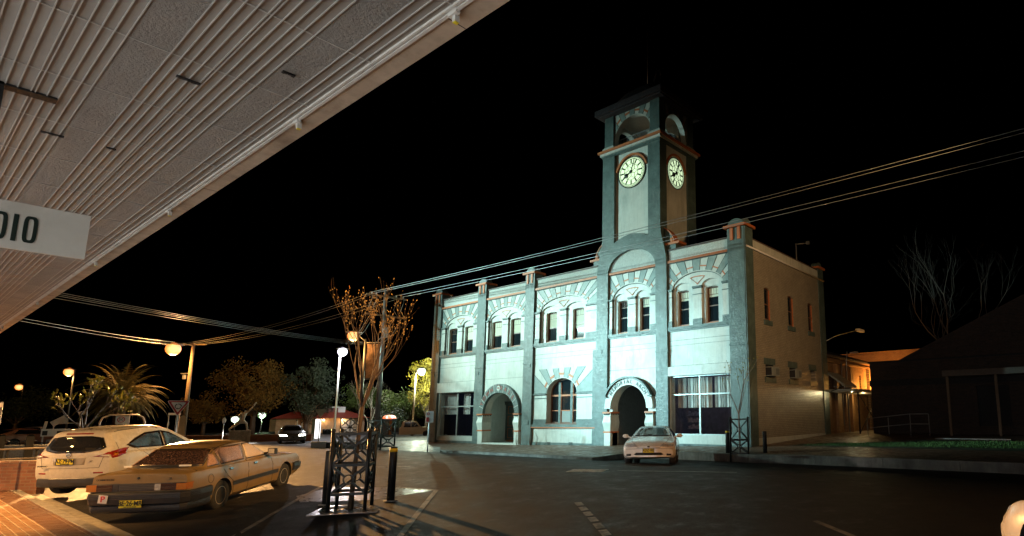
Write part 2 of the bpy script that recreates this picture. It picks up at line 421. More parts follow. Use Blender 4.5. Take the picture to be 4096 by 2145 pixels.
sw = shopwin(-17.41, -13.82, .8, 3.66, -15.7, 2.74, [(-17.3, -16.75), (-16.7, -15.25), (-15.1, -13.9)], 2.1, m_room)
sh = MB()
for k in range(3):
    sh.box(-17.2, -16.4, 24.2, 24.4, 1.05+k*.33, 1.07+k*.33)
    for j in range(6): sh.box(-17.15+j*.12, -17.08+j*.12, 24.22, 24.36, 1.07+k*.33, 1.2+.08*((j*7+k) % 3)/2+k*.33)
hp(sh, 'display_shelf', M('goods', (.35, .33, .42), .7, var=.6, vs=9), sw)

# piers
def pier(x0, x1, wide=None, capz=10.54):
    p = MB(); ybk = YW+.55
    p.box(x0, x1, D, ybk, -.1, capz, GRN)
    p.box(x0-.02, x1+.02, D-.02, ybk, 4.92, 5.0, GRN); p.box(x0-.01, x1+.01, D-.012, ybk, 4.905, 4.921, DKLINE)
    xm = (x0+x1)/2; w_ = x1-x0
    p.box(x0-.14, x1+.12, D-.14, ybk+.1, capz, capz+.12, ORG)
    for c in (xm-.2, xm+.2): p.box(c-.075, c+.075, D-.05, D+.02, capz-.6, capz, ORG); 
    for c in (xm-.3, xm-.03, xm+.1): p.box(c-.01, c+.01, D-.008, D, capz-.55, capz, DKLINE)
    a_ = w_/2-.02
    p.plate(arc(xm, capz+.12, a_, .33, 0, pi, 16), [], D+.02, D+.5, GRN)
    return hp(p, 'pier', FM)
for a, b in ((-38.8, -37.9), (-33.53, -32.65), (-28.6, -27.75), (-13.8, -12.9)): pier(a, b)
pt = MB()
pt.box(-34.55+1.7, -34.45+1.7, D-.02, D, 1, 1.1, GRN)
# fittings on the piers
for x, z in ((-33.2, 4.5), (-28.0, 4.7), (-22.05, 5.1), (-38.4, 4.6)): fx = MB(); fx.box(x-.09, x+.09, D-.03, D, z, z+.22); hp(fx, 'pier_fixing', m_grn)
pq = MB(); pq.box(-22.49, -21.81, D-.035, D, 1.3, 1.6); pq.box(-22.52, -21.78, D-.02, D, 1.27, 1.63); hp(pq, 'plaque', m_grn); pq = MB(); pq.box(-28.52, -27.95, D-.03, D, 1.27, 1.55); hp(pq, 'plaque', m_grn)

# TOWN HALL arch
def bulge(mb, x0, x1, y0, y1, z0, zb):
    "squat pier of an archway: base block, orange neck, bulging shaft, cusped capital"
    mb.box(x0, x1, y0, y1, z0, .85, CREAM)
    mb.box(x0-.04, x1+.05, y0-.04, y1+.02, .85, .93, ORG)
    prof = [(.93, 0), (1.05, .02), (1.38, .09), (1.42, .09), (1.72, .01)]
    n = len(prof); vs = []
    for z, e in prof: vs += [(x0-e*.5, y0-e, z), (x1+e, y0-e, z), (x1+e, y1, z), (x0-e*.5, y1, z)]
    fs = [(i*4+k, i*4+(k+1) % 4, i*4+4+(k+1) % 4, i*4+4+k) for i in range(n-1) for k in range(4)]
    mb.add(vs, fs, CREAM)
    mb.box(x0-.03, x1+.04, y0-.03, y1, 1.72, 1.86, CREAM)
    k = 6
    for i in range(k):
        cx_ = x0+(x1-x0)*(i+.5)/k; r_ = (x1-x0)/k*.5
        mb.plate([(cx_-r_, 1.88), (cx_+r_, 1.88), (cx_, 1.78)], [], y0-.06, y0-.02, DKLINE)
    for i in range(5):
        cy_ = y0+(y1-y0)*(i+.5)/5; r_ = (y1-y0)/10
        mb.plate([(cy_-r_, 1.88), (cy_+r_, 1.88), (cy_, 1.78)], [], x1+.04, x1+.07, DKLINE, axis='x')
    mb.box(x0-.06, x1+.08, y0-.08, y1+.02, 1.87, 1.96, ORG)
bp = MB(); bulge(bp, -32.93, -32.46, D-.03, D+.6, -.05, 0); hp(bp, 'arch_pier', FM)
bp = MB(); bulge(bp, -29.25, -28.84, D-.03, D+.6, -.05, 0); hp(bp, 'arch_pier', FM)
bp = MB(); bulge(bp, -21.72, -21.28, D-.03, D+.6, -.05, 0); hp(bp, 'arch_pier', FM)
bp = MB(); bulge(bp, -18.81, -18.38, D-.03, D+.6, -.05, 0); hp(bp, 'arch_pier', FM)
ta = MB(); tmid, tzs = -30.85, 1.96
ta.plate(arc(tmid, tzs, 2.02, 1.86, 0, pi, 40)+arc(tmid, tzs, 1.6, 1.31, pi, 0, 40), [], D-.06, YW+.02, GRN)
for i in range(1, 12):
    t = pi*i/12; p = (tmid+1.6*cos(t), tzs+1.31*sin(t)); o = (tmid+2.02*cos(t), tzs+1.86*sin(t)); nx, nz = -sin(t)*.014, cos(t)*.014
    ta.plate([(p[0]-nx, p[1]-nz), (p[0]+nx, p[1]+nz), (o[0]+nx, o[1]+nz), (o[0]-nx, o[1]-nz)], [], D-.068, D-.055, CREAM)
ta.plate(arc(tmid, tzs+1.58, .17, .17, 0, 2*pi, 14)[:-1], [], D-.085, D-.055, CREAM)
ring = hp(ta, 'arch_ring', FM)
def letter(ch, size, x, z, rot, mat, parent, y, ext=.012, name='lettering'):
    cu = bpy.data.curves.new('letter', 'FONT'); cu.body = ch; cu.size = size; cu.extrude = ext; cu.align_x = 'CENTER'; cu.align_y = 'CENTER'; cu.offset = .006
    o = bpy.data.objects.new('tmp', cu); COL.objects.link(o); bpy.context.view_layer.update()
    me = bpy.data.meshes.new_from_object(o.evaluated_get(bpy.context.evaluated_depsgraph_get()))
    bpy.data.objects.remove(o); bpy.data.curves.remove(cu)
    T = Matrix.Translation((x, y, z)) @ Matrix.Rotation(rot, 4, 'Y') @ Matrix.Rotation(pi/2, 4, 'X')
    return [tuple(T @ v.co) for v in me.vertices], [tuple(p.vertices) for p in me.polygons], me
def arched_text(word, mid, zs, a, b, angs, size, y, mat, parent, squash=1.):
    mb = MB()
    for ch, t in zip(word, angs):
        if ch == ' ': continue
        x, z = mid+a*cos(t), zs+b*sin(t)
        vs, fs, me = letter(ch, size, x, z, (pi/2-t), mat, parent, y); mb.add(vs, fs); bpy.data.meshes.remove(me)
    return mb.build('lettering', mat, parent, fixn=False)
m_letr = M('letter_red', (.30, .07, .045), .5)
arched_text('TOWN HALL', tmid, tzs, 1.81, 1.585, [pi*(1-(i+1.5)/12) if i < 4 else pi*(1-(i+1.5)/12) for i in range(9)], .36, D-.07, m_letr, ring)
cr = MB()
cr.plate(arc(tmid-.055, tzs+1.59, .045, .05, 0, 2*pi, 12)[:-1], [arc(tmid-.055, tzs+1.59, .022, .027, 0, 2*pi, 12)[:-1]], D-.1, D-.085)
cr.plate(arc(tmid+.055, tzs+1.59, .045, .05, 0, 2*pi, 12)[:-1], [arc(tmid+.055, tzs+1.59, .022, .027, 0, 2*pi, 12)[:-1]], D-.1, D-.085)
for k in range(5): cr.ball((tmid-.12+.06*k, D-.075, tzs+1.75+.02*(2-abs(k-2))), .025, 8)
hp(cr, 'crest', m_letr, ring)
# vestibule and door
vb = MB(); y1 = D+2.2
vb.box(-32.9, -28.7, y1, y1+.1, 0, 4, 0); vb.box(-32.95, -32.9, YBK, y1, 0, 4, 0); vb.box(-28.7, -28.6, YBK, y1, 0, 4, 0); vb.box(-32.9, -28.7, YBK, y1, 3.9, 4, 0); vb.box(-32.9, -28.7, D, y1, -.1, .12, 1)
hp(vb, 'vestibule', [m_cream, m_conc])
def door(x0, x1, z0, z1, y):
    d = MB(); d.box(x0, x1, y, y+.06, z0, z1); xm = (x0+x1)/2
    d.box(xm-.012, xm+.012, y-.006, y, z0, z1, 2)
    for a, b in ((x0+.08, xm-.08), (xm+.08, x1-.08)):
        for c, e in ((z0+.14, z0+.78), (z0+.92, z0+1.6), (z0+1.75, z1-.1)):
            d.plate(rect(a, b, c, e), [rect(a+.035, b-.035, c+.035, e-.035)], y-.02, y, 1)
    d.box(x0-.12, x0, y-.05, y+.08, z0, z1+.02); d.box(x1, x1+.12, y-.05, y+.08, z0, z1+.02)
    d.box(x0-.18, x1+.18, y-.12, y+.08, z1, z1+.16); d.box(x0-.22, x1+.22, y-.16, y+.08, z1+.16, z1+.22)
    d.box(x0, x1, y-.03, y, z0-.1, z0+.02, 1)
    o = hp(d, 'door', [m_grn, m_org, m_dkline])
    h = MB(); h.ball((xm+.06, y-.05, z0+1.05), .03, 8); hp(h, 'handle', m_steel, o)
door(-32.75, -31.15, .2, 2.55, y1-.07)
st = MB(); st.box(-32.44, -29.26, D-.02, D+.55, -.1, .14); hp(st, 'door_step', m_cream)

# MEMORIAL ARCH
mm, mz = -20.045, 2.12
ma = MB()
ma.plate(arc(mm, mz, 1.66, 1.56, 0, pi, 40)+arc(mm, mz, 1.235, 1.22, pi, 0, 40), [], D-.04, YW+.02, CREAM)
hd = arc(mm, mz, 1.76, 1.66, .42, pi-.42, 36)+arc(mm, mz, 1.66, 1.56, pi-.42, .42, 36)
ma.plate(hd, [], D-.16, YW, GRN, mside=DKLINE)
for s_ in (-1, 1):
    x = mm+s_*1.70*cos(.42); z = mz+1.6*sin(.42); ma.box(x-.14, x+.14, D-.16, YW, z-.07, z, GRN)
mr = hp(ma, 'arch_ring', FM)
ang = lambda i, n, t0, t1: t0+(t1-t0)*i/(n-1)
arched_text('MEMORIAL ARCH', mm, mz, 1.44, 1.385, [ang(i, 13, pi-.62, .62) for i in range(13)], .27, D-.05, M('letter_grey', (.12, .13, .13), .5), mr)
tn = MB(); y2 = D+6.5
m_tun = M('tunnel_render', (.16, .15, .14), .7, var=.2, bs=.3)
tn.box(-21.9, -21.7, YBK, y2, 0, 4.2); tn.box(-18.3, -18.1, YBK, y2, 0, 4.2); tn.box(-21.9, -18.1, YBK, y2, 4.0, 4.2); tn.box(-21.9, -18.1, y2, y2+.2, 0, 4.2); tn.box(-21.9, -18.1, D, y2, -.1, .1)
hp(tn, 'passage', m_tun)
tp = MB(); tp.box(-21.5, -20.9, y2-.06, y2, 1.6, 2.2); hp(tp, 'plaque', m_dark); tp = MB(); tp.box(-19.9, -19.6, y2-.06, y2, 1.7, 2.1); hp(tp, 'plaque', m_dark)
for x0, x1, z in ((-26.35, -26.12, .13), (-24.55, -24.3, .15), (-16.6, -16.38, .22), (-16.34, -16.12, .22)):
    vv = MB(); vv.box(x0, x1, YW-.07, YW, z, z+.15, 0)
    for k in range(3): vv.box(x0+.02, x1-.02, YW-.078, YW-.066, z+.02+k*.045, z+.04+k*.045, 1)
    hp(vv, 'wall_vent', [m_grn, m_dark])

# ------- tower
TX0, TX1, TY0, TY1 = -22.02, -17.86, D, D+3.36
tw = MB()
# flaring base with its big blind arch, front plane
def edge(z):   # half-flare outward below z 11.5
    t = cl((11.6-z)/2.0); return .38*t*t*(3-2*t)
zz = [0, 9.2, 9.6, 10, 10.4, 10.8, 11.2, 11.6]
L = [(TX0-edge(z), z) for z in zz]; Rr = [(TX1+edge(z)+(.03 if z < 9.3 else 0), z) for z in zz]
outer = L+[(TX0, 11.62), (TX0, 16.55), (TX1, 16.55)]+Rr[::-1]
hole = [(-21.57, 0.001), (-18.2, 0.001)]+arc(-19.885, 9.5, 1.685, 1.14, 0, pi, 28)
outer = [(TX0-edge(z), z) for z in zz]
outer = [(-22.45, -.1)]+[(TX0-edge(z), z) for z in zz[1:]]+[(TX0, 16.55), (TX1, 16.55)]+[(TX1+edge(z), z) for z in reversed(zz[1:])]+[(-17.43, -.1), (-18.2, -.1)]+arc(-19.885, 9.5, 1.685, 1.14, 0, pi, 28)+[(-21.57, -.1)]
upper = [(-21.13, 11.22)]+[(-21.13+2.45*i/14, 11.22+.30*sin(pi*i/14)) for i in range(1, 14)]+[(-18.68, 11.22), (-18.68, 16.4), (-21.13, 16.4)]
tw.plate(outer, [upper], D, YW+.02, GRN)
tw.box(-22.68, -21.565, D+.015, YW+.1, -.1, 5.35, GRN)
tw.box(-21.57, -18.2, YW, YW+.3, 9.4, 10.9, RGH)
tw.box(-21.6, -18.2, YW-.09, YW+.03, 9.45, 9.57, ORG)
tw.box(TX0+.02, TX1-.02, YW+.019, YW+.3, 10.9, 16.55, CREAM)
for x0, x1 in ((-22.45, -21.57), (-18.2, -17.43)):
    tw.box(x0-.01, x1+.01, D-.015, YW, 4.92, 5.0, GRN); tw.box(x0, x1, D-.008, D, 4.905, 4.921, DKLINE)
hp(tw, 'tower_front', FM)
ts = MB()
# side and rear walls of the shaft
for X, s_ in ((TX1, 1), (TX0, -1)):
    ts.plate(rect(YW+.02, TY1, 9.5, 16.55), [rect(D+.60, D+2.6, 10, 16.4)], X, X-s_*.13, GRN, axis='x')
    ts.plate(rect(D+.5, D+2.7, 9.9, 16.5), [], X-s_*.12, X-s_*.25, CREAM, axis='x')
ts.box(TX0+.2, TX1-.2, TY1-.15, TY1, 9.5, 16.55, GRN)
hp(ts, 'tower_side', FM)
# scroll shoulders
for s_, X in ((-1, TX0-.1), (1, TX1+.1)):
    k = MB(); pf = [(0, 0), (.62, 0), (.60, .22), (.50, .50), (.30, .80), (.08, 1.02), (0, 1.08)]
    k.plate([(X+s_*a, 10.32+.28+b*.8) for a, b in pf], [], D+.25, D+.6, GRN)
    k.box(*sorted((X+s_*.05, X+s_*1.0)), D+.15, D+.8, 10.48, 10.6, ORG)
    k.box(*sorted((X+s_*.05, X+s_*.75)), D+.2, D+.7, 10.1, 10.48, GRN)
    k.lathe([(.13, 0), (.13, .4)], 16, ORG, Matrix.Translation((X+s_*.5, D+.62, 10.74)) @ Matrix.Rotation(pi/2, 4, 'X'))
    for (a, b), (c, e) in zip(pf[1:-1], pf[2:]): k.bar((X+s_*a, D+.42, 10.6+b*.8), (X+s_*c, D+.42, 10.6+e*.8), .42, .05, ORG, up=(0, 0, 1))
    hp(k, 'scroll_bracket', FM)
# cornice
cn = MB()
def ringbox(mb, o, z0, z1, m, rel=0):
    mb.box(TX0-o, TX1+o, TY0-o, TY1+o, z0, z1, m)
ringbox(cn, .05, 16.42, 16.52, GRN); ringbox(cn, .12, 16.52, 16.66, CREAM); ringbox(cn, .22, 16.66, 16.79, ORG)
hp(cn, 'tower_cornice', FM)
# belfry
bf = MB(); BI = .07
BX0, BX1, BY0, BY1 = TX0+BI, TX1-BI, TY0+BI, TY1-BI
ZT = 18.95
am = (BX0+BX1)/2
hol = archhole(am-1.32, am+1.32, 16.78, 17.35, 1.2, 24)
bf.plate(rect(BX0+.1, BX1-.1, 16.78, ZT), [hol], BY0+.1, BY0+.42, CREAM)
bf.plate(rect(BX0+.1, BX1-.1, 16.78, ZT), [hol], BY1-.1, BY1-.42, CREAM)
ym = (BY0+BY1)/2
hs = archhole(ym-.98, ym+.98, 16.78, 17.35, 1.2, 24)
bf.plate(rect(BY0+.42, BY1-.42, 16.78, ZT), [hs], BX1-.1, BX1-.42, CREAM, axis='x')
bf.plate(rect(BY0+.42, BY1-.42, 16.78, ZT), [hs], BX0+.1, BX0+.42, CREAM, axis='x')
bf.box(BX0+.3, BX1-.3, BY0+.3, BY1-.3, 18.75, 18.94, CREAM)
for xa, xb in ((BX0, BX0+.66), (BX1-.66, BX1)):
    for ya, yb in ((BY0, BY0+.55), (BY1-.55, BY1)):
        bf.box(xa, xb, ya, yb, 16.79, ZT, GRN)
        n = 4; vs = [(x, y, z) for z, e in ((16.795, .11), (16.98, .09), (17.1, .01)) for x, y in ((xa-e, ya-e), (xb+e, ya-e), (xb+e, yb+e), (xa-e, yb+e))]
        bf.add(vs, [(i*4+k, i*4+(k+1) % 4, i*4+4+(k+1) % 4, i*4+4+k) for i in range(2) for k in range(4)], CREAM)
hp(bf, 'belfry', FM)
bv = MB(); fan(bv, am, 17.38, 1.36, 1.2, BX0+.66, BX1-.66, ZT, 6, BY0+.1, depth=.7, dash=(.4, .6)); hp(bv, 'voussoir_fan', FM)
# the side fan: same pattern turned to face +x
bs_ = MB(); fan(bs_, ym, 17.38, 1.02, 1.2, BY0+.55, BY1-.55, ZT, 6, 0, depth=.7, dash=(.4, .6))
bs_.v = [(BX1-.1-y, x, z) for x, y, z in bs_.v]; hp(bs_, 'voussoir_fan', FM)
rl = MB()
def rail(p, q, n):
    p = Vector(p); q = Vector(q)
    rl.bar(p+Vector((0, 0, .78)), q+Vector((0, 0, .78)), .035); rl.bar(p+Vector((0, 0, .1)), q+Vector((0, 0, .1)), .03)
    for i in range(n+1):
        c = p.lerp(q, i/n); rl.bar(c+Vector((0, 0, .1)), c+Vector((0, 0, .78)), .018)
rail((am-1.25, BY0+.5, 16.8), (am+1.25, BY0+.5, 16.8), 22); rail((BX1-.5, ym-.95, 16.8), (BX1-.5, ym+.95, 16.8), 16)
hp(rl, 'belfry_railing', m_steel)
rf = MB(); m_slate = M('dark_slate', (.045, .04, .05), .7, var=.4, vs=8, bs=.4)
def rb(o, z0, z1): rf.box(TX0-o, TX1+o, TY0-o, TY1+o, z0, z1)
rb(.24, 18.9, 18.98); rb(.36, 18.98, 19.32)
dome = [(.98, 19.3), (.94, 19.6), (.85, 19.95), (.70, 20.3), (.5, 20.6), (.3, 20.8), (.12, 20.95)]
vs = []; cxm, cym = (TX0+TX1)/2, (TY0+TY1)/2
for f, z in dome:
    hx, hy = (TX1-TX0)/2*f, (TY1-TY0)/2*f
    for k in range(24):
        t = 2*pi*k/24; c, s_ = cos(t), sin(t); q = 1/max(abs(c)**4+abs(s_)**4, 1e-6)**.25
        vs.append((cxm+hx*c*q, cym+hy*s_*q, z))
rf.add(vs, [(i*24+k, i*24+(k+1) % 24, i*24+24+(k+1) % 24, i*24+24+k) for i in range(len(dome)-1) for k in range(24)]+[tuple((len(dome)-1)*24+k for k in range(24))], 1, True)
rf.tube([(cxm+.7, cym-.4, 20.9), (cxm+.9, cym-.4, 21.4), (cxm+1.1, cym-.4, 21.5), (cxm+1.2, cym-.4, 21.1)], .05, 6)
troof = hp(rf, 'tower_roof', [m_slate, M('dome_unlit_black', (.010, .009, .012), .95)])  # unlit look put into the dome colour, blacker than the slate
fp = MB(); fp.tube([(cxm-.1, cym, 21.2), (cxm-.1, cym, 24.6)], [.035, .02], 6); hp(fp, 'flagpole', m_steel, troof)

# clock faces
m_dial = emis('dial_glow', (.74, 1.0, .60), .95, (.6, .7, .5))
m_ink = M('clock_iron', (.0, .012, .008), .5)
def clock(rx, rz, T, minute=.6, hour=.6):
    c = MB(); c.plate(arc(0, 0, rx*1.07, rz*1.07, 0, 2*pi, 48)[:-1], [], -.03, .02, 0)
    o = hp(c, 'clock', m_ink)
    d = MB(); d.plate(arc(0, 0, rx, rz, 0, 2*pi, 48)[:-1], [], -.05, -.032); dl = hp(d, 'dial', m_dial, o)
    k = MB()
    def seg(r0, t0, r1, t1, w):
        p = (rx*r0*sin(t0), -.06, rz*r0*cos(t0)); q = (rx*r1*sin(t1), -.06, rz*r1*cos(t1)); k.bar(p, q, w, .012, up=(0, 1, 0))
    for r_ in (.99, .86): k.plate(arc(0, 0, rx*r_, rz*r_, 0, 2*pi, 48)[:-1], [arc(0, 0, rx*(r_-.022), rz*(r_-.022), 0, 2*pi, 48)[:-1]], -.064, -.05)
    k.plate(arc(0, 0, rx*.55, rz*.55, 0, 2*pi, 36)[:-1], [arc(0, 0, rx*.525, rz*.525, 0, 2*pi, 36)[:-1]], -.064, -.05)
    for i in range(60): seg(.86, 2*pi*i/60, .98, 2*pi*i/60, .022)
    for i in range(12): seg(.58, 2*pi*i/12, .86, 2*pi*i/12, .085)
    for i in range(6):
        t = 2*pi*i/6; seg(0, t, .28, t, .022); seg(.28, t, .55, t+pi/6, .022); seg(.28, t, .55, t-pi/6, .022)
    hp(k, 'numeral_ring', m_ink, o)
    h = MB()
    def hand(t, l, w, blob):
        d_ = Vector((sin(t)*rx, 0, cos(t)*rz)); y = Vector((0, -.085, 0))
        h.bar(y-d_*.12, y+d_*l, w, .01, up=(0, 1, 0)); h.lathe([(.075*blob, -.01), (.075*blob, .01)], 12, 0, Matrix.Translation(y+d_*(l*.62)) @ Matrix.Rotation(pi/2, 4, 'X'))
    hand(2*pi*(3/60), .88, .05, .6); hand(2*pi*(8.05/12), .66, .10, 1.8)
    h.lathe([(.1, -.012), (.1, .012)], 14, 0, Matrix.Translation((0, -.085, 0)) @ Matrix.Rotation(pi/2, 4, 'X'))
    ho = hp(h, 'hand', m_ink, o)
    for q in (o, ): 
        q.matrix_basis = T
    return o
Tc = Matrix.Translation((-19.94, YW-.0, 15.13))
clk = clock(.93, .86, Tc)
Ts = Matrix.Translation((TX1-.12, D+1.58, 15.02)) @ Matrix.Rotation(pi/2, 4, 'Z')
clk2 = clock(.72, .86, Ts)
hm = MB(); hm.plate(arc(-19.93, 14.98, 1.19, 1.22, .32, pi-.32, 30)+arc(-19.93, 14.98, 1.08, 1.11, pi-.32, .32, 30), [], YW-.1, YW+.02, ORG)
hm.plate(arc(D+1.58, 14.9, .97, 1.22, .3, pi-.3, 30)+arc(D+1.58, 14.9, .87, 1.11, pi-.3, .3, 30), [], TX1-.03, TX1-.13, ORG, axis='x')
hp(hm, 'clock_hood', FM)

# ------- side wall, rear and roof
SX = -12.9; SY1 = 32.3
m_pbrick = bricks('painted_brick', (.42, .375, .30), (.36, .33, .26), (.20, .175, .14), 'yz', .24, .086, .010, .36, .9, bd=.02)
sw_ = MB()
ups = [(24.75, 25.33), (27.38, 28.0), (29.93, 30.5)]; los = [(24.65, 25.55), (27.25, 28.1), (29.85, 30.6)]
sw_.plate(rect(23.6, SY1-.1, -.1, 10.05), [archhole(a, b, 6.28, 7.82, .08, 6) for a, b in ups]+[rect(a, b, 3.5, 4.1) for a, b in los], SX, SX-.3, 0, axis='x')
hp(sw_, 'side_wall', m_pbrick)
sp = MB(); sp.box(SX-.4, SX+.06, D+.02, 23.67, -.1, 10.54, GRN); sp.box(SX-.5, SX+.05, 31.55, 32.3, -.1, 10.2, GRN)
sp.box(SX-.62, SX+.15, 31.45, 32.42, 10.2, 10.32, ORG); sp.plate(arc(31.93, 10.32, .34, .3, 0, pi, 12), [], SX, SX-.4, GRN, axis='x')
sp.box(SX-.9, SX+.18, D-.1, 23.76, 10.54, 10.66, ORG); sp.plate(arc(23.28, 10.66, .36, .33, 0, pi, 12), [], SX+.02, SX-.4, GRN, axis='x')
sp.box(SX-.34, SX+.02, 23.67, 31.55, 10.05, 10.12, MAR)
sp.box(SX-.1, SX+.012, 23.67, 31.55, 9.62, 10.05, CREAM)
sp.box(SX-.1, SX+.03, 23.67, 31.55, -.1, .66, CREAM)
for a, b in ups: sp.box(SX-.1, SX+.07, a-.12, b+.12, 6.03, 6.27, GRN)
for (a, b) in los:
    sp.box(SX-.1, SX+.015, a-.16, b+.12, 4.1, 4.42, GRN); sp.box(SX-.1, SX+.05, a-.12, b+.1, 3.24, 3.5, GRN)
hp(sp, 'side_trim', FM)
pp = MB(); pp.tube([(SX+.1, 22.98, 9.57), (SX+.1, 32.25, 9.53)], .045, 8); hp(pp, 'gutter_pipe', m_white)
for a, b in ups:
    w = MB(); w.plate(archhole(a, b, 6.28, 7.82, .08, 6), [archhole(a+.06, b-.06, 6.36, 7.8, .06, 6)], SX-.06, SX-.11, 0, axis='x'); w.box(SX-.1, SX-.065, a, b, 7.05, 7.1)
    w.box(SX-.1, SX-.01, b-.02, b-.001, 6.3, 7.8, 1)
    f = hp(w, 'window', [m_wood, m_org]); g = MB(); g.box(SX-.10, SX-.09, a, b, 6.3, 7.8); hp(g, 'pane', m_glass, f)
g = MB(); g.box(SX-.3, SX-.28, 29.8, 30.7, 3.4, 4.2); hp(g, 'blocked_opening', m_pbrick)
for a, b in los[:2]:
    k = MB(); k.box(SX-.25, SX+.34, a+.04, b-.1, 3.55, 3.98, 0); k.box(SX+.341, SX+.345, a+.42, b-.14, 3.6, 3.93, 1)
    for q in range(7): k.box(SX+.345, SX+.36, a+.1, b-.14, 3.6+q*.05, 3.625+q*.05, 0)
    k.box(SX-.05, SX+.3, a+.035, a+.04, 3.58, 3.95, 1); k.box(SX-.2, SX-.05, a, b, 3.5, 4.1, 1)
    hp(k, 'air_conditioner', [m_alum, m_dark])
bk = MB()
bk.box(-38.75, SX-.31, YBK+7.6, SY1, 0, 9.9); bk.box(-38.8, -38.4, YW+.3, SY1, 0, 10.1); bk.box(-38.5, SX-.31, YW+.56, SY1-.02, 9.2, 9.4)
bk.box(-38.4, -22.4, YW+.6, YW+.75, 4.2, 9.2)
bk.box(-17.5, SX-.31, YW+.6, YW+.75, 4.2, 9.2); bk.box(-22.4, -17.5, YW+.6, YW+.75, 4.25, 9.2)
hp(bk, 'rear_block', m_cream)
ant = MB(); ant.tube([(-13.6, 30.3, 9.4), (-13.6, 30.3, 11.55)], .04, 6); ant.tube([(-13.6, 30.3, 11.5), (-13.1, 30.8, 11.6)], .03, 6); ant.box(-13.16, -13.0, 30.72, 30.88, 11.52, 11.7); hp(ant, 'roof_antenna', m_steel)
# ---------------------------------------------------------------- ground, roads, pavements
def sheet(name, xs, ys, fz, mat, label=None, keep=lambda x, y: True, skirt=0):
    idx = {}; vs = []; fs = []
    for i, x in enumerate(xs):
        for j, y in enumerate(ys): idx[i, j] = len(vs); vs.append((x, y, fz(x, y)))
    for i in range(len(xs)-1):
        for j in range(len(ys)-1):
            if keep((xs[i]+xs[i+1])/2, (ys[j]+ys[j+1])/2): fs.append((idx[i, j], idx[i+1, j], idx[i+1, j+1], idx[i, j+1]))
    b = MB(); b.add(vs, fs, 0, True); o = b.build(name, mat, fixn=False); return struct(o, label)
def lin(a, b, n): return [a+(b-a)*i/n for i in range(n+1)]
def fine(a, b, d): 
    n = max(1, int(abs(b-a)/d)); return lin(a, b, n)

m, t, b = nt('asphalt'); v = coords(t)
f = noise(t, v, .55, 6, .7); f2 = noise(t, v, 60, 3, .7); f3 = noise(t, v, 2.2, 6, .75)
c = ramp(t, f, [(.3, (.019, .017, .016)), (.7, (.030, .027, .025))]); c = mixc(t, .8, c, ramp(t, f2, [(.38, (.25, .25, .25)), (.68, (2.2, 2.2, 2.2))]), 'MULTIPLY')
t.links.new(c, b.inputs['Base Color'])
t.links.new(ramp(t, f3, [(.30, (.42,)*3), (.44, (.6,)*3), (.7, (.75,)*3)]), b.inputs['Roughness']); b.inputs['Specular IOR Level'].default_value = .14
bump(t, b, noise(t, v, 1.6, 2), .02, .04, bump(t, b, f2, .75, .008)); m_asph = m
def paver(name, c1, c2, mortar, w, h, order='xyz', rough=.45, ms=.006):
    m, t, b = nt(name); v = coords(t)
    k = t.nodes.new('ShaderNodeTexBrick'); t.links.new(v, k.inputs['Vector']); k.offset = .5
    for q, x in (('Scale', 1), ('Brick Width', w), ('Row Height', h), ('Mortar Size', ms), ('Mortar Smooth', .4)): k.inputs[q].default_value = x
    k.inputs['Color1'].default_value = (*c1, 1); k.inputs['Color2'].default_value = (*c2, 1); k.inputs['Mortar'].default_value = (*mortar, 1)
    f = noise(t, v, 1.1, 7, .7)
    c = mixc(t, .7, k.outputs['Color'], ramp(t, f, [(.3, (.5, .5, .5)), (.7, (1.35, 1.35, 1.35))]), 'MULTIPLY')
    t.links.new(c, b.inputs['Base Color'])
    t.links.new(ramp(t, noise(t, v, 2.5, 6, .7), [(.35, (rough*.5,)*3), (.65, (min(1, rough*1.5),)*3)]), b.inputs['Roughness'])
    inv = t.nodes.new('ShaderNodeMath'); inv.operation = 'SUBTRACT'; inv.inputs[0].default_value = 1; t.links.new(k.outputs['Fac'], inv.inputs[1])
    n1 = bump(t, b, inv.outputs[0], .7, .01); bump(t, b, noise(t, v, 40, 4), .35, .006, n1)
    return m
m_pav = paver('footpath_paving', (.20, .12, .075), (.15, .09, .06), (.06, .045, .035), .42, .21, rough=.52, ms=.01)
m_brk = paver('footpath_bricks', (.40, .22, .11), (.33, .17, .085), (.62, .50, .36), .23, .115, rough=.55, ms=.010)

base = MB(); base.box(-900, 900, -900, 1200, -.6, -.42)
struct(base.build('ground', M('earth', (.04, .04, .03), .9, vs=.3)), 'dark flat ground beyond the streets')
ysr = [2.46]+lin(2.8, 21.6, 47)
struct_ = sheet('road', fine(-43, 60, 1.5), ysr, lambda x, y: gz(y), m_asph, 'dark wet patched asphalt road in front of the town hall')
sheet('side_street', [-180, -120]+fine(-90, -43, 2), [-120, -60, -30, -12]+lin(-6, 30, 36)+[45, 70, 120, 200], lambda x, y: gz(y) if y < 19.5 else -.13, m_asph, 'asphalt intersection with a roundabout beside the town hall')
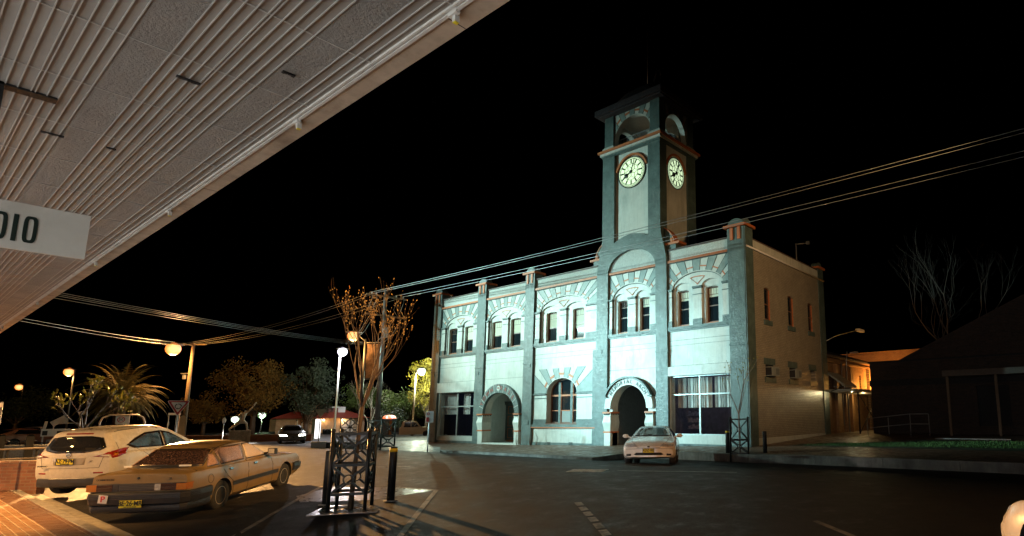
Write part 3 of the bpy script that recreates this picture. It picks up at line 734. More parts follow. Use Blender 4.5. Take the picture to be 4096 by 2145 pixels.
# far pavement: its kerb steps back at the parking bays
def kerb_y(x): 
    if x < -17.6: return 18.0
    if x < -17.0: return 18.0+(x+17.6)/.6*2.6
    if x < -9.4: return 20.6
    return 20.9
xs = fine(-42, -17.6, 1.2)+fine(-17.0, -9.4, .8)+fine(-8.8, 60, 1.8)
vs = []; fs = []
for x in xs:
    ky = kerb_y(x)
    for j in range(13):
        y = ky+(34-ky)*(j/12)**1.5; vs.append((x, y, pz(x, y)))
for i in range(len(xs)-1):
    for j in range(12): fs.append((i*13+j, (i+1)*13+j, (i+1)*13+j+1, i*13+j+1))
b_ = MB(); b_.add(vs, fs, 0, True); struct(b_.build('pavement', m_pav, fixn=False), 'damp paved footpath along the town hall')
kb = MB(); kx = fine(-42, -17.6, 1.8)+[-17.0, -15.2, -13.4, -11.6, -9.4]+fine(-8.9, 60, 2.4)
for a, c in zip(kx, kx[1:]):
    g_ = .006
    p = [(a+g_, kerb_y(a)), (c-g_, kerb_y(c))]
    vs = []
    for x, y in p: vs += [(x, y-.17, -.3), (x, y-.15, pz(x, y)+.005), (x, y-.12, pz(x, y)+.02), (x, y+.02, pz(x, y)+.02), (x, y+.02, -.3)]
    kb.add(vs, [(i, i+5, (i+1) % 5+5, (i+1) % 5) for i in range(5)]+[(0, 1, 2, 3, 4), (9, 8, 7, 6, 5)])
struct(kb.build('kerb', M('kerb_concrete_dark', (.20, .185, .165), .7, var=.45, vs=1.5, bs=.5, bscale=25, dirt=((.06, .05, .045), 1.2, .4, .7))), 'pale concrete kerb along the far footpath')
gp = MB(); gp.box(-42, -17.7, 17.5, 17.83, -.2, -.118); struct(gp.build('gutter', m_conc), 'concrete gutter strip below the far kerb')
# near pavement, camera side
nb = MB(); nb.box(-60, 40, -3.2, 2.22, -.3, 0); struct(nb.build('pavement', m_brk), 'orange-lit brick footpath under the awning')
bb = MB(); bb.box(-60, 40, 1.86, 2.22, 0, .004); struct(bb.build('paving_border', paver('border_brick', (.22, .11, .07), (.17, .085, .055), (.5, .38, .27), .115, .36, ms=.006)), 'darker soldier course along the near kerb')
nk = MB(); kx = fine(-60, 40, 1.8)
for a, c in zip(kx, kx[1:]): nk.box(a+.005, c-.005, 2.225, 2.40, -.3, .008)
nk.box(-60, 40, 2.402, 2.75, -.3, -.112)
struct(nk.build('kerb', m_conc, bevel=.02), 'worn concrete kerb of the near footpath')
# painted markings (thin raised sheets following the crown)
m_paint = M('road_paint', (.55, .53, .48), .6, var=.2, vs=8, dirt=((.07, .065, .06), 5, .42, .62))
m_paint2 = M('road_paint_worn', (.30, .26, .2), .6, var=.3, vs=8, dirt=((.06, .055, .05), 6, .42, .6))
def stripe(mb, p, q, w, n=14):
    p = Vector((p[0], p[1], 0)); q = Vector((q[0], q[1], 0)); d = (q-p).normalized(); s_ = Vector((-d.y, d.x, 0))*w/2
    vs = []
    for i in range(n+1):
        c_ = p.lerp(q, i/n)
        for k in (-1, 1): a = c_+s_*k; vs.append((a.x, a.y, gz(a.y)+.005))
    mb.add(vs, [(2*i, 2*i+2, 2*i+3, 2*i+1) for i in range(n)])
def gp_(px, py):
    "road point seen at a pixel (found along the ray)"
    d = F0+RT*((px-PCX)/FL)-UP*((py-PCY)/FL); tt = 1.
    for _ in range(60):
        p = CAM+d*tt; e = p.z-gz(p.y); tt += e/(-d.z)*.9
    return CAM+d*tt
def mark(name, p, q, w, m_, lab):
    k = MB(); stripe(k, p, q, w); struct(k.build(name, m_, fixn=False), lab)
def pq(px, py): v_ = gp_(px, py); return (v_.x, v_.y)
mark('bay_line', pq(930, 2150), pq(1290, 1945), .10, m_paint2, 'worn white parking bay line beside the old sedan')
mark('bay_line', pq(1590, 2160), pq(1745, 1962), .10, m_paint2, 'worn white parking bay line right of the bollard')
mark('bay_end_line', pq(1590, 1950), pq(1747, 1962), .09, m_paint2, 'thin line closing the planting bay')
k = MB(); a, c = Vector(pq(2310, 2010)+(0,)), Vector(pq(2434, 2150)+(0,))
for i in range(6):
    u0, u1 = i/6+.01, (i+.72)/6+.01; p, q = a.lerp(c, u0), a.lerp(c, u1); stripe(k, (p.x, p.y), (q.x, q.y), .13, 3)
struct(k.build('bay_line', m_paint2, fixn=False), 'broken white bay line at the lower centre')
mark('bay_line', pq(3260, 2085), pq(3420, 2150), .09, m_paint2, 'faint bay line at the lower right')
mark('centre_line', pq(2470, 1884), pq(2948, 1891), .08, m_paint, 'thin yellowish centre line on the crown of the road')
k = MB(); a = gp_(2350, 1884); k.box(-.5, .5, -.35, .35, 0, .012, 0, Matrix.Translation((a.x, a.y, gz(a.y))) @ Matrix.Rotation(.5, 4, 'Z')); struct(k.build('road_patch', m_paint), 'pale square cover plate in the road')
mark('lane_line', pq(1380, 1868), pq(1640, 1866), .07, m_paint2, 'faint lane line curving off the roundabout')
# concrete apron round the tree grate
k = MB()
pts = [pq(1185, 1985), pq(1330, 1948), pq(1590, 1950), pq(1745, 1960), pq(1500, 2000), pq(1200, 2010)]
cx_, cy_ = sum(p[0] for p in pts)/6, sum(p[1] for p in pts)/6
def fan_sheet(mb, pts, cx_, cy_, dz, n=5):
    vs = [(cx_, cy_, gz(cy_)+dz)]; N = len(pts)
    for r_ in range(1, n+1):
        for x, y in pts: xx = cx_+(x-cx_)*r_/n; yy = cy_+(y-cy_)*r_/n; vs.append((xx, yy, gz(yy)+dz))
    fs = [(0, 1+i, 1+(i+1) % N) for i in range(N)]
    for r_ in range(n-1):
        for i in range(N): a = 1+r_*N; fs.append((a+i, a+N+i, a+N+(i+1) % N, a+(i+1) % N))
    mb.add(vs, fs, 0, True)
fan_sheet(k, pts, cx_, cy_, .003)
struct(k.build('concrete_apron', M('wet_concrete', (.20, .17, .15), .3, var=.4, vs=2, bs=.4, bscale=20), fixn=False), 'smooth damp concrete apron by the tree guard')
# grass verge
gr = MB(); random.seed(3)
def gpt(u, v_): return (-10.9+u*9+v_*1.5, 24.1+v_*3.6*(1-.0*u)+u*.9)
for i in range(9000):
    u, v_ = random.random(), random.random()
    if v_ > .25+u*1.6 or random.random() < v_*.3: continue
    x, y = gpt(u, v_); h_ = .03+.05*random.random(); a = random.random()*pi; w = .012
    z = pz(x, y)+.02; dx, dy = cos(a)*w, sin(a)*w; l = random.uniform(-.03, .03)
    gr.add([(x-dx, y-dy, z), (x+dx, y+dy, z), (x+l, y+l, z+h_)], [(0, 1, 2)])
tag(gr.build('grass', M('grass_green', (.05, .14, .03), .7, var=.4, vs=5), fixn=False), 'patch of short green grass right of the town hall corner', 'grass', kind='stuff')
gs = sheet('lawn_soil', fine(-11.4, 2, .6), fine(24, 28.4, .5), lambda x, y: pz(x, y)+.012, M('soil', (.035, .05, .02), .9, vs=4), 'dark lawn soil under the grass', keep=lambda x, y: (y-24.1-(x+10.9)*.1)/3.6 < .3+(x+10.9)/9*1.6)
# ---------------------------------------------------------------- cars
def lerpt(tab, x):
    "piecewise smooth table lookup: [(x, v), ...]"
    if x <= tab[0][0]: return tab[0][1]
    for (a, u), (b, v) in zip(tab, tab[1:]):
        if x <= b: q = (x-a)/(b-a); return u+(v-u)*q
    return tab[-1][1]
def crot(h, p, roll=0):
    fw = Vector((cos(h)*cos(p), sin(h)*cos(p), sin(p))); lf = Vector((-sin(h), cos(h), 0)); up = fw.cross(lf)
    return Matrix((fw, lf, up)).transposed()
m_tyre = M('tyre_rubber', (.02, .02, .02), .85, bs=.2)
m_rim = M('alloy_rim', (.55, .50, .44), .38, .5, var=.15)
m_plast = M('black_plastic', (.022, .023, .028), .42, var=.2, vs=12)
m_carglass = glassy('car_glass_dark', (.008, .009, .011), .04)
m_chrome = M('chrome', (.6, .6, .6), .15, 1.)
m_plate = M('plate_yellow', (.75, .62, .03), .5, var=.05)
m_red = M('lens_red', (.22, .015, .01), .12, var=.1, coat=.6)
m_amber = M('lens_amber', (.38, .13, .015), .15, coat=.6)
m_clear = M('lens_clear', (.42, .42, .42), .12, var=.3, vs=20, coat=.8)
m_seam = M('panel_gap', (.01, .008, .006), .8)
m_under = M('underbody', (.01, .01, .01), .9)

class Car:
    """sp: tables along x (0 = rear axle, + forward): zb sill, zs belt, zr top, w widest half-width, ws belt half-width, wr roof half-width"""
    def __init__(s, name, label, sp, paint, pos, h, pitch, cat='car', group=None):
        s.root = empty(name, label, cat, pos, group=group, rot=crot(h, pitch)); s.sp = sp; s.paint = paint
        xs = sorted(set([round(v, 3) for v in sp['x']]))
        full = []
        for a, b in zip(xs, xs[1:]):
            n = max(1, int((b-a)/.09)); full += [a+(b-a)*i/n for i in range(n)]
        full.append(xs[-1])
        ring = None; vs = []; fs = []
        for x in full:
            sf = sp.get('soft', .0); g = lambda k: (sum(lerpt(sp[k], x+q*sf) for q in (-2, -1, 0, 1, 2))/5 if sf else lerpt(sp[k], x))
            zb, zs, zr, w, ws, wr = g('zb'), g('zs'), g('zr'), g('w'), g('ws'), g('wr')
            zm = zb+(zs-zb)*.45
            cab = cl((zr-zs-.03)/.25)
            half = [(0, zb), (w*.55, zb), (w-.10, zb+.005), (w-.03, zb+.06), (w-.005, zb+(zm-zb)*.5), (w, zm), (w-.004, zm+(zs-zm)*.5), (ws+.02, zs-.05), (ws, zs-.012)]
            a = (ws-.035, zs+.004); e = (wr, zr-.045); f_ = (wr-.09, zr-.006); m_ = (wr*.5, zr+.012*1)
            half += [a, (a[0]+(e[0]-a[0])*.5+.012*cab, a[1]+(e[1]-a[1])*.5), e, f_, m_, (0, zr+.018)]
            n = len(half); full_ring = half+[(-y, z) for y, z in reversed(half[1:-1])]
            vs += [(x, y, z) for y, z in full_ring]; ring = len(full_ring)
        N = len(full)
        for i in range(N-1):
            for k in range(ring): a = i*ring+k; b = i*ring+(k+1) % ring; fs.append((a, b, b+ring, a+ring))
        fs.append(tuple(range(ring))[::-1]); fs.append(tuple((N-1)*ring+k for k in range(ring)))
        out = vs
        mb = MB(); mb.add(out, fs, 0, True)
        o = mb.build('body', [paint, m_under], s.root, local=True); s.body = o
        import bmesh
        for xa in sp['axles']:
            c = MB(); c.lathe([(.0001, -1.2), (sp['arch'], -1.2), (sp['arch'], 1.2), (.0001, 1.2)], 40, 0, Matrix.Translation((xa, 0, sp['wheel']+.01)) @ Matrix.Rotation(pi/2, 4, 'X'))
            # keep the centre tunnel: cut left and right separately
            for sgn in (-1, 1):
                c = MB(); y0, y1 = (.55, 1.2) if sgn > 0 else (-1.2, -.55)
                c.lathe([(.0001, y0), (sp['arch'], y0), (sp['arch'], y1), (.0001, y1)], 40, 0, Matrix.Translation((xa, 0, sp['wheel']+.01)) @ Matrix.Rotation(-pi/2, 4, 'X'), smooth=False)
                co = c.build('cutter', m_under, s.root, local=True)
                md = o.modifiers.new('arch', 'BOOLEAN'); md.object = co; md.operation = 'DIFFERENCE'; md.solver = 'EXACT'
                bpy.context.view_layer.update()
                me = bpy.data.meshes.new_from_object(o.evaluated_get(bpy.context.evaluated_depsgraph_get()))
                o.modifiers.clear(); o.data = me; bpy.data.objects.remove(co)
        me = o.data
        x0, x1 = full[0], full[-1]; rk = sp.get('bend', (.0, .0))
        bm = bmesh.new(); bm.from_mesh(me)
        dead = [f for f in bm.faces if all(abs(v.co.x-x0) < 1e-4 for v in f.verts) or all(abs(v.co.x-x1) < 1e-4 for v in f.verts)]
        bmesh.ops.delete(bm, geom=dead, context='FACES_ONLY')
        n = len(half)
        for i in (0, N-1):
            hv = vs[i*ring:i*ring+n]; rows = []
            for k in range(2, n):
                x_, y_, z_ = hv[k]
                rows.append([bm.verts.new((x_, y_*(2*u/16-1), z_)) for u in range(17)])
            for ra, rb in zip(rows, rows[1:]):
                for u in range(16):
                    try: f = bm.faces.new((ra[u], ra[u+1], rb[u+1], rb[u]) if i else (rb[u], rb[u+1], ra[u+1], ra[u]))
                    except ValueError: pass
        for v in bm.verts:
            x, y, z = v.co; u = abs(y)/.85
            e0 = 1-cl((x-x0)/.35); e1 = 1-cl((x1-x)/.45)
            dx = rk[0]*u*u*e0 - rk[1]*u*u*e1
            if 'zbend' in sp:
                r_ = sp['zbend']; dx += lerpt(r_[0], z)*(1-cl((x-x0)/.9)) - lerpt(r_[1], z)*(1-cl((x1-x)/.9))
            v.co.x = x+dx
        bm.to_mesh(me); bm.free()
        s.bvh = BVHTree.FromPolygons([v.co for v in me.vertices], [p.vertices for p in me.polygons])
        for p in me.polygons:
            p.use_smooth = True
        try:
            me.set_sharp_from_angle(angle=R(sp.get('sharp', 34)))
        except Exception: pass
    def part(s, mb, name, mats, parent=None, **k): return mb.build(name, mats, parent or s.root, local=True, **k)
    def drape(s, outline, axis, sign, mats, name, eps=.004, n=5, mb=None, m=0, parent=None, fine_=True):
        """project a star-shaped outline on the body. axis 'y': outline (x, z); 'x': outline (y, z); 'z': outline (x, y)"""
        pts = []
        L = len(outline)
        if fine_:
            for i in range(L):
                a = Vector(outline[i]); b = Vector(outline[(i+1) % L]); k = max(1, int((b-a).length/.07))
                pts += [a.lerp(b, j/k) for j in range(k)]
        else: pts = [Vector(p) for p in outline]
        c = sum(pts, Vector((0, 0)))/len(pts)
        rings = [[c+(p-c)*(r_/n) for p in pts] for r_ in range(1, n+1)]
        def proj(p, e):
            if axis == 'y': o_, d_ = Vector((p[0], sign*3, p[1])), Vector((0, -sign, 0))
            elif axis == 'x': o_, d_ = Vector((sign*8, p[0], p[1])), Vector((-sign, 0, 0))
            else: o_, d_ = Vector((p[0], p[1], 4)), Vector((0, 0, -1))
            h_, nn, _, _ = s.bvh.ray_cast(o_, d_)
            if h_ is None:
                h_, nn, _, _ = s.bvh.find_nearest(o_+d_*(o_.length-.6) if False else Vector((p[0], sign*.8, p[1])) if axis == 'y' else Vector((sign*2+1.2, p[0], p[1])))
                return h_
            if nn.dot(d_) > 0: nn = -nn
            return h_+nn*e
        vs = [proj(c, eps)]
        for r_ in rings: vs += [proj(p, eps) for p in r_]
        N = len(pts); vs += [proj(p, -.012) for p in pts]
        fs = [(0, 1+i, 1+(i+1) % N) for i in range(N)]
        for r_ in range(n): 
            for i in range(N): a = 1+r_*N; fs.append((a+i, a+N+i, a+N+(i+1) % N, a+(i+1) % N))
        if mb is None:
            mb = MB(); mb.add(vs, fs, 0, True); return s.part(mb, name, mats, parent)
        mb.add(vs, fs, m, True)
    def line(s, pts, axis, sign, w, mb, eps=.003, m=0, h=.004):
        "thin strip following the body along a polyline"
        P = []
        for i in range(len(pts)-1):
            a = Vector(pts[i]); b = Vector(pts[i+1]); k = max(1, int((b-a).length/.08)); P += [a.lerp(b, j/k) for j in range(k)]
        P.append(Vector(pts[-1])); W = []
        for p in P:
            if axis == 'y': o_, d_ = Vector((p[0], sign*3, p[1])), Vector((0, -sign, 0))
            elif axis == 'x': o_, d_ = Vector((sign*8, p[0], p[1])), Vector((-sign, 0, 0))
            else: o_, d_ = Vector((p[0], p[1], 4)), Vector((0, 0, -1))
            h_, nn, _, _ = s.bvh.ray_cast(o_, d_)
            if h_ is None: continue
            if nn.dot(d_) > 0: nn = -nn
            W.append((h_, nn))
        for (a, na), (b, nb) in zip(W, W[1:]):
            d = (b-a)
            if d.length < 1e-5: continue
            t_ = d.normalized().cross(na).normalized()*w/2
            mb.add([a+t_+na*eps, a-t_+na*eps, b-t_+nb*eps, b+t_+nb*eps, a+t_-na*.01, a-t_-na*.01, b-t_-nb*.01, b+t_-nb*.01], [(0, 1, 2, 3), (0, 3, 7, 4), (1, 5, 6, 2)], m)
    def wheels(s, r, w, yc, spokes=6, rimm=None, rr=.62, sides=(-1, 1)):
        rimm = rimm or m_rim
        for xa in s.sp['axles']:
            for sg in sides:
                T = Matrix.Translation((xa, sg*yc, r)) @ Matrix.Rotation(-sg*pi/2, 4, 'X')
                t_ = MB(); t_.lathe([(r*rr, -w/2), (r*.93, -w/2), (r*.985, -w/2+.02), (r, -w/2+.05), (r, w/2-.05), (r*.985, w/2-.02), (r*.93, w/2), (r*rr, w/2-.005)], 36, 0, T)
                wo = empty_child('wheel', s.root)
                t_.build('tyre', m_tyre, wo, local=True)
                q = MB(); q.lathe([(r*rr, w/2-.008), (r*rr-.015, w/2-.002), (r*rr-.03, w/2-.03), (r*rr-.03, -w/2+.04)], 36, 0, T); 
                q.lathe([(.0001, w/2-.035), (r*.17, w/2-.035), (r*.19, w/2-.06), (.0001, w/2-.07)], 16, 0, T)
                for k in range(spokes):
                    a = 2*pi*k/spokes; d = Vector((cos(a), sin(a), 0)); p0 = T @ (d*r*.1+Vector((0, 0, w/2-.05))); p1 = T @ (d*(r*rr-.01)+Vector((0, 0, w/2-.03)))
                    q.bar(p0, p1, .065, .035, up=(T.to_3x3() @ Vector((0, 0, 1))))
                q.lathe([(.0001, -.01), (r*rr-.02, -.01), (r*rr-.02, 0), (.0001, 0)], 24, 1, T)
                q.build('rim', [rimm, m_under], wo, local=True)
    def text(s, txt, size, pos, n, mat, name='lettering', wx=1., ext=.003):
        "text on a plane facing n ('rear' or 'front'), tilt handled by the caller"
        cu = bpy.data.curves.new('t', 'FONT'); cu.body = txt; cu.size = size; cu.extrude = ext; cu.align_x = 'CENTER'; cu.align_y = 'CENTER'; cu.offset = size*.02
        o = bpy.data.objects.new('t', cu); COL.objects.link(o); bpy.context.view_layer.update()
        me = bpy.data.meshes.new_from_object(o.evaluated_get(bpy.context.evaluated_depsgraph_get())); bpy.data.objects.remove(o); bpy.data.curves.remove(cu)
        T = Matrix.Translation(pos) @ (Matrix.Rotation(-pi/2 if n == 'rear' else pi/2, 4, 'Z')) @ Matrix.Rotation(pi/2, 4, 'X') @ Matrix.Diagonal((wx, 1, 1, 1))
        mb = MB(); mb.add([T @ v.co for v in me.vertices], [tuple(p.vertices) for p in me.polygons]); bpy.data.meshes.remove(me)
        return mb
    def plate(s, pos, txt, n, sub='NEW SOUTH WALES', frame=True):
        sg = -1 if n == 'rear' else 1; x, y, z = pos
        p = MB(); p.box(x-.004, x+.004, y-.186, y+.186, z-.067, z+.067, 0)
        if frame: p.plate(rect(y-.196, y+.196, z-.077, z+.077), [rect(y-.184, y+.184, z-.065, z+.065)], x+sg*.008, x-sg*.002, 1, axis='x')
        o = s.part(p, 'number_plate', [m_plate, m_black])
        k = s.text(txt, .125, (x+sg*.007, y, z+.008), n, m_black, wx=.80)
        k2 = s.text(sub, .022, (x+sg*.007, y, z-.052), n, m_black)
        b_ = len(k.v); k.add(k2.v, k2.f); k.build('plate_lettering', m_black, o, local=True, fixn=False)
def empty_child(name, parent):
    o = bpy.data.objects.new(name, None); COL.objects.link(o); o.parent = parent; o.empty_display_size = .1; return o

def paint(name, col, rough=.32, dirt=None, coat=.5, metal=.0, var=.06):
    return M(name, col, rough, metal, var=var, vs=3, coat=coat, dirt=dirt)

# -------- old gold sedan (foreground)
p_gold = paint('gold_beige_paint', (.23, .155, .068), .36, dirt=((.17, .115, .05), 2.5, .55, .9), coat=.22, metal=.2, var=.10)
spc = dict(x=[-1.13, -1.08, -.9, -.62, -.4, .18, .5, 1.2, 1.5, 2.05, 2.3, 3.0, 3.45, 3.6],
  zb=[(-1.13, .34), (-.9, .26), (-.4, .20), (3.0, .20), (3.6, .28)],
  zs=[(-1.13, .90), (-1.08, .925), (-.4, .925), (2.05, .90), (3.45, .80), (3.6, .72)],
  zr=[(-1.13, .915), (-1.08, .945), (-.62, .962), (-.42, .975), (.12, 1.285), (.3, 1.345), (.7, 1.375), (1.15, 1.36), (1.42, 1.30), (2.05, .965), (2.3, .93), (3.45, .83), (3.6, .74)],
  w=[(-1.13, .80), (-1.05, .835), (-.6, .856), (3.0, .856), (3.5, .82), (3.6, .79)],
  ws=[(-1.13, .765), (-1.05, .79), (-.6, .805), (3.0, .80), (3.6, .76)],
  wr=[(-1.13, .70), (-.62, .73), (-.4, .70), (.15, .585), (1.3, .575), (2.05, .70), (2.4, .72), (3.6, .70)],
  soft=.02, axles=(0, 2.668), arch=.345, wheel=.31, bend=(.06, .07), sharp=28)
sed = Car('old_sedan', 'boxy gold-beige old sedan with misted windows, parked rear to kerb in the foreground', spc, p_gold, (-15.93, 3.86, -.10), 2.373, .052)
m_mist = glassy('misted_glass', (.10, .05, .045), .12, mist=((.50, .33, .28), 70, .38, .62), spec=.5)
m_mist2 = glassy('misted_glass_pale', (.22, .17, .15), .3, mist=((.62, .52, .48), 90, .35, .6), spec=.5)
m_mrear = glassy('misted_rear_glass', (.018, .012, .012), .07, mist=((.16, .095, .08), 30, .46, .78), spec=.6)
def glass(c, outl, axis, sg, mat, name, rub=.025, eps=.004):
    "window: dark rubber surround and the pane set in it"
    cx_ = sum(p[0] for p in outl)/len(outl); cz_ = sum(p[1] for p in outl)/len(outl)
    big = [(p[0]+(p[0]-cx_)*.0+(rub if p[0] > cx_ else -rub), p[1]+(rub if p[1] > cz_ else -rub)) for p in outl]
    f = c.drape(big, axis, sg, m_plast, name, eps, n=4)
    c.drape(outl, axis, sg, mat, 'pane', eps+.004, parent=f)
    return f
for sg in (-1, 1):
    glass(sed, [(-.34, .965), (-.02, .97), (.0, 1.18), (-.06, 1.17)], 'y', sg, m_mist, 'quarter_window', .018)
    glass(sed, [(.08, .965), (.90, .965), (.98, 1.27), (.20, 1.275), (.07, 1.22)], 'y', sg, m_mist, 'rear_door_window', .02)
    glass(sed, [(1.03, .965), (1.86, .96), (1.46, 1.22), (1.30, 1.27), (1.08, 1.27)], 'y', sg, m_mist2, 'front_door_window', .02)
    t_ = MB()
    sed.line([(.28, 1.29), (.22, 1.22), (.12, .95)], 'y', sg, .015, t_)
    t_ = MB()
    sed.line([(-.02, .93), (.16, .70), (.36, .56), (.40, .28), (.95, .26)], 'y', sg, .009, t_); sed.line([(.98, .95), (.96, .6), (.95, .26)], 'y', sg, .009, t_)
    sed.line([(1.95, .93), (2.02, .7), (2.02, .26)], 'y', sg, .009, t_); sed.line([(-1.12, .36), (-.5, .34)], 'y', sg, .012, t_); sed.line([(.4, .27), (2.2, .27)], 'y', sg, .012, t_)
    sed.line([(2.1, .88), (3.4, .80)], 'y', sg, .008, t_)
    sed.part(t_, 'panel_gap', m_seam)
    t_ = MB(); sed.line([(.36, .50), (2.28, .50)], 'y', sg, .09, t_, eps=.012); sed.line([(3.02, .50), (3.5, .5)], 'y', sg, .09, t_, eps=.012); sed.part(t_, 'side_moulding', m_plast)
    t_ = MB()
    for x in (.22, 1.18):
        sed.line([(x, .82), (x+.15, .82)], 'y', sg, .05, t_, eps=.006, m=1); sed.line([(x+.02, .825), (x+.13, .825)], 'y', sg, .022, t_, eps=.022)
    sed.part(t_, 'door_handle', [m_chrome, m_plast])
    t_ = MB(); y = sg*.86; t_.box(1.72, 1.84, min(y, y+sg*.16), max(y, y+sg*.16), .96, 1.10); t_.bar((1.82, sg*.74, .97), (1.78, sg*.87, 1.0), .05, .05); t_.box(1.712, 1.722, min(y+sg*.015, y+sg*.145), max(y+sg*.015, y+sg*.145), .975, 1.085, 1)
    sed.part(t_, 'wing_mirror', [m_plast, m_clear], bevel=.012)
fc = MB(); sed.line([(-.42+.09*cos(a), .72+.09*sin(a)) for a in [2*pi*i/14 for i in range(15)]], 'y', -1, .008, fc); sed.part(fc, 'fuel_cap', m_seam)
glass(sed, [(-.63, 1.0), (.63, 1.0), (.52, 1.26), (-.52, 1.26)], 'x', -1, m_mrear, 'rear_window', .025)
glass(sed, [(-.62, 1.0), (.62, 1.0), (.51, 1.26), (-.51, 1.26)], 'x', 1, m_mrear, 'windscreen', .025)
# tail: lamps, garnish, bumper
bk = MB(); bk.box(-1.155, -1.06, -.80, .80, .62, .76, 0)
bk.box(-1.16, -1.15, -.36, .30, .63, .75, 1); 
for z in (.645, .675, .705, .735): bk.box(-1.165, -1.158, -.34, .28, z-.004, z+.004, 2)
sed.part(bk, 'tail_panel', [m_plast, M('garnish_grey', (.07, .07, .075), .35), m_seam], bevel=.008)
for sg in (-1, 1):
    l = MB(); a, b = .40, .665
    l.box(-1.168, -1.12, min(sg*a, sg*b), max(sg*a, sg*b), .628, .752, 0); l.box(-1.168, -1.12, min(sg*.30, sg*a), max(sg*.30, sg*a), .628, .752, 1)
    l.box(-1.166, -.93, min(sg*b, sg*.835), max(sg*b, sg*.835), .628, .752, 2); l.box(-1.17, -1.12, min(sg*.30, sg*.665), max(sg*.30, sg*.665), .685, .693, 3)
    sed.part(l, 'tail_light', [M('lens_red_dark', (.035, .014, .012), .2, coat=.5), m_clear if sg < 0 else m_plast, m_amber, m_plast], bevel=.01)
b_ = MB()
def bumper(mb, path, z0, z1, th=.05, m=0, ribs=()):
    "wrap-round bumper along a half path [(x, y)...] from the side to the middle, mirrored"
    path = [Vector(p) for p in path]; path = path+[Vector((p.x, -p.y)) for p in reversed(path[:-1] if path[-1].y == 0 else path)]
    cs = [(-.08, z0), (0, z0), (th*.8, z0+.03), (th, (z0+z1)/2), (th*.85, z1-.02), (.01, z1), (-.08, z1)]
    c0 = Vector((path[0].x+(path[0].x-path[len(path)//2].x)*2, 0)); vs = []; L = len(cs); N = []
    for i, p in enumerate(path):
        a = path[max(i-1, 0)]; b = path[min(i+1, len(path)-1)]; d = (b-a).normalized(); nn = Vector((d.y, -d.x))
        if nn.dot(p-c0) < 0: nn = -nn
        N.append(nn)
        for o_, z in cs: vs.append((p.x+nn.x*o_, p.y+nn.y*o_, z))
    fs = [(i*L+k, i*L+(k+1) % L, i*L+L+(k+1) % L, i*L+L+k) for i in range(len(path)-1) for k in range(L)]+[tuple(range(L)), tuple((len(path)-1)*L+k for k in range(L))[::-1]]
    mb.add(vs, fs, m)
    for z in ribs:
        for i in range(1, len(path)-2):
            a = path[i]+N[i]*th; c = path[i+1]+N[i+1]*th; mb.bar((a.x, a.y, z), (c.x, c.y, z), .014, .014, m)
bumper(b_, [(-.42, .845), (-.8, .845), (-1.05, .815), (-1.14, .74), (-1.165, .5), (-1.17, 0)], .36, .60, .055, ribs=(.49, .52, .55))
bumper(b_, [(-.42, .84), (-.8, .835), (-1.05, .80), (-1.12, .73), (-1.14, .5), (-1.14, 0)], .22, .365, .03)
sed.part(b_, 'rear_bumper', m_plast)
b_ = MB(); bumper(b_, [(3.03, .845), (3.3, .84), (3.5, .79), (3.6, .70), (3.66, .4), (3.67, 0)], .38, .60, .06); sed.part(b_, 'front_bumper', m_plast)
sed.plate((-1.245, .03, .40), 'BE\u00b726\u00b7MR', 'rear', frame=False)
pl = MB(); T = Matrix.Translation((-1.245, .49, .50)) @ Matrix.Rotation(.12, 4, 'X'); pl.box(-.003, .003, -.075, .075, -.075, .075, 0, T)
ppl = sed.part(pl, 'p_plate', m_white, bevel=.004); k = sed.text('P', .15, (-1.25, .49, .50), 'rear', m_red); k.build('plate_lettering', M('p_red', (.6, .03, .03), .5), ppl, local=True, fixn=False)
k = sed.text('COMMODORE', .045, (-1.137, .55, .84), 'rear', m_black); sed.part(k, 'boot_badge', m_black, fixn=False)
k = sed.text('SL', .06, (-1.137, -.55, .84), 'rear', m_black); sed.part(k, 'boot_badge', m_black, fixn=False)
k = MB(); k.lathe([(.0001, 0), (.025, 0), (.025, .01), (.0001, .01)], 12, 0, Matrix.Translation((-1.13, 0, .86)) @ Matrix.Rotation(-pi/2, 4, 'Y')); sed.part(k, 'boot_lock', m_black)
k = MB(); sed.line([(-.70, .88), (-1.08, .80)], 'z', -1, .008, k); sed.line([(-.68, -.74), (-1.1, -.74)], 'z', -1, .008, k); sed.line([(-.68, .74), (-1.1, .74)], 'z', -1, .008, k); sed.line([(-.68, -.74), (-.68, .74)], 'z', -1, .008, k)
sed.line([(.1, -.56), (1.4, -.54)], 'z', -1, .016, k); sed.line([(2.1, -.7), (3.5, -.66)], 'z', -1, .01, k); sed.part(k, 'panel_gap', m_seam)
k = MB(); k.bar((-.55, -.1, 1.03), (-.58, .25, 1.015), .012, .012); k.box(-.6, -.56, .5, .62, 1.0, 1.03, 1); k.box(-.6, -.56, -.55, -.35, 1.0, 1.03, 1); sed.part(k, 'rear_wiper', [m_plast, m_white])
k = MB(); k.box(3.58, 3.60, -.6, .6, .62, .72); sed.part(k, 'grille', m_plast)
sed.wheels(.31, .195, .735, 6)

